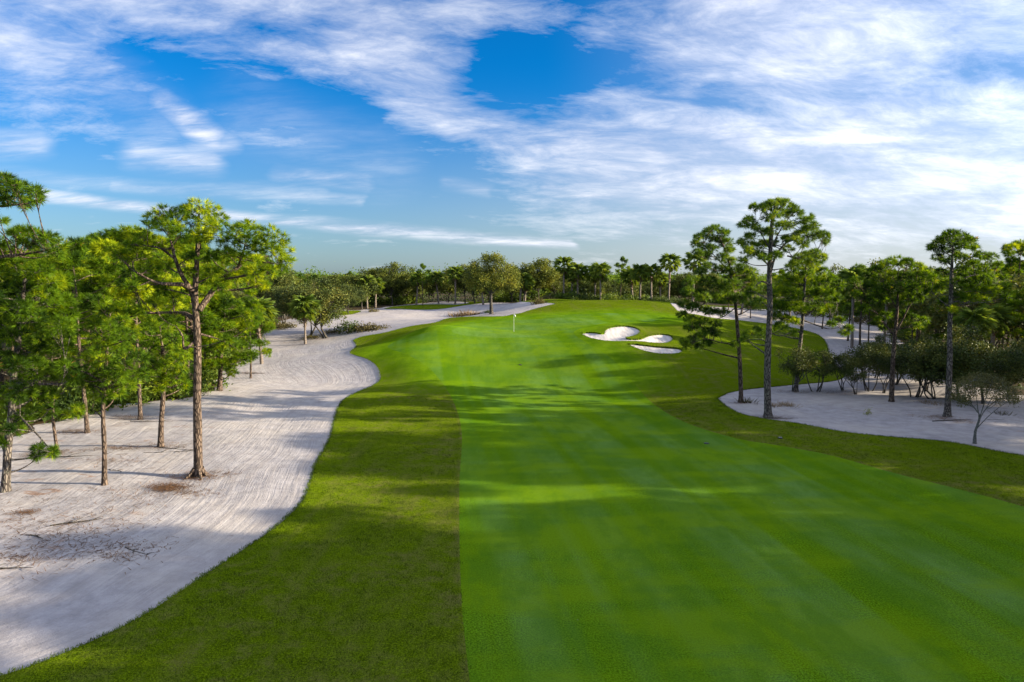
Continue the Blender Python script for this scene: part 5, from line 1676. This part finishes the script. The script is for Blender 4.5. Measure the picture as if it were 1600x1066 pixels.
TM = [tuft_mesh(700 + k) for k in range(3)] + [tuft_mesh(710, m='heath')]
for k, (px, py, s, lab) in enumerate([
        (1168, 628, 1.5, 'green-brown grass tuft right of the dark pine foot'), (1209, 634, 1.2, 'tan grass tuft closest to the tallest right pine'), (1222, 632, 1.2, 'tan grass tuft second from the tallest right pine'),
        (1235, 634, 1.3, 'tan grass tuft third from the tallest right pine'), (1450, 630, 1.4, 'tan grass tuft left of the flat-topped pine'), (1462, 633, 1.3, 'tan grass tuft at the left foot of the flat-topped pine'),
        (1567, 648, 1.3, 'dark grass tuft right of the half-bare small tree'), (713, 494, 3.4, 'pinkish bunch grass at the left end of the strip by the lone oak'), (722, 493, 2.8, 'bunch grass second in the strip by the lone oak'),
        (730, 492, 3.6, 'tallest bunch grass in the strip by the lone oak'), (738, 492, 3.0, 'bunch grass fourth in the strip by the lone oak'), (746, 491, 2.4, 'bunch grass at the right end of the strip by the lone oak'),
        (842, 474, 3.2, 'tan plume grass above the dark tuft at the end of the far sand'), (1338, 492, 3.0, 'pale grass clump across the right sand')]):
    h = hit(px, py)[0]
    o = link('grass_tuft', TM[3] if 'dark' in lab or 'green' in lab else TM[k % 3], loc=(h[0], h[1], h[2] - .10))
    o.scale = (s * 1.2, s * 1.2, s * .8)
    tag(o, lab, 'grass tuft')
h = hit(1357, 647)[0]
yp = bush_mesh(720, .18, .5, 26, .10, 'yellowplant', 6)
yp.name = 'seedling'
o = link('seedling', yp, loc=(h[0], h[1], h[2] - .1))
tag(o, 'single small yellow-green seedling in the raked rings of the right sand', 'plant')


# ------------------------------------------------------------------ flagstick, sprinkler, small things
def plain(name, col, rough=.5):
    return mat(name, lambda t: out(t, pbsdf(t, t.mix(t.noise(t.n('ShaderNodeTexCoord').outputs['Object'], 20.0, 2.0), tuple(c * .9 for c in col), col), rough)))


M['white'] = plain('white_paint', (.80, .80, .76))
M['dark'] = plain('dark_plastic', (.03, .03, .032))
h = hit(803, 518.5)[0]
fl = link('golf_flag', None, loc=(h[0], h[1], h[2]))
tag(fl, 'thin golf flagstick with a small white flag on the green', 'flag')
mb = MB()
mb.tube([(0, 0, -.1), (0, 0, 1.2), (0, 0, 2.32)], [.016, .014, .012], 8)
link('flagstick', mb.mesh('flagstick', M['white'], True), fl)
mb = MB()
nx, nz = 8, 6
V, F = [], []
for i_ in range(nx):
    for j_ in range(nz):
        u_ = i_ / (nx - 1)
        V.append((u_ * .22, .035 * sin(u_ * 7 + j_ * .3) * u_, 2.28 - j_ / (nz - 1) * .24 - .16 * u_ * u_))
for i_ in range(nx - 1):
    for j_ in range(nz - 1):
        a_ = i_ * nz + j_
        F += [(a_, a_ + 1, a_ + nz + 1), (a_, a_ + nz + 1, a_ + nz)]
mb.add(V, F)
f_ = link('flag', mb.mesh('flag', M['white'], True), fl)
so = f_.modifiers.new('thickness', 'SOLIDIFY')
so.thickness = .004
mb = MB()
mb.tube([(0, 0, -.12), (0, 0, .004)], [.054, .054], 16)
link('cup', mb.mesh('cup', M['dark']), fl)

h = hit(1219, 685)[0]
sp = link('sprinkler_plate', None, loc=tuple(h))
tag(sp, 'small dark yardage plate with pale spots in the grass below the right sand', 'marker')
mb = MB()
mb.tube([(0, 0, -.1), (0, 0, .05), (0, 0, .07)], [.16, .16, .13], 14)
link('plate', mb.mesh('plate', M['dark']), sp)
for s_ in (-.06, .06):
    mb = MB()
    mb.tube([(s_, 0, .06), (s_, 0, .085)], [.035, .03], 10)
    link('cap', mb.mesh('cap', M['white']), sp)
for px, py, lab in [(1104, 693, 'dark oval divot on the fairway near the light strip'), (813, 570, 'tiny dark cover on the approach below the flag')]:
    h = hit(px, py)[0]
    mb = MB()
    mb.tube([(0, 0, -.1), (0, 0, .03), (0, 0, .035)], [.17, .17, .15], 16)
    o = mb.build('dark_disc', M['dark'])  # plain dark disc; the one by the light strip stands for a divot
    o.location = tuple(h)
    tag(o, lab, 'cover')

# ------------------------------------------------------------------ look-alikes beside each other get their place in the row
ORDW = 'first second third fourth fifth sixth seventh eighth ninth tenth'.split()
by = {}
for o in S.objects:
    if o.parent is None and o.get('label') and 'category' in o:
        by.setdefault(o['label'], []).append(o)
for lab, obs in by.items():
    if len(obs) < 2 or 'standing past the right' in lab:
        continue
    obs.sort(key=lambda o: o.location.x / max(o.location.y, 1))
    for k, o in enumerate(obs):
        w = ['left one of the pair', 'right one of the pair'][k] if len(obs) == 2 else (ORDW[k] + ' from the left' if k < 10 else 'rightmost')
        t_ = lab + ', ' + w
        if len(t_.split()) > 16:
            t_ = ' '.join(lab.split()[:11]) + ', ' + w
        o['label'] = t_
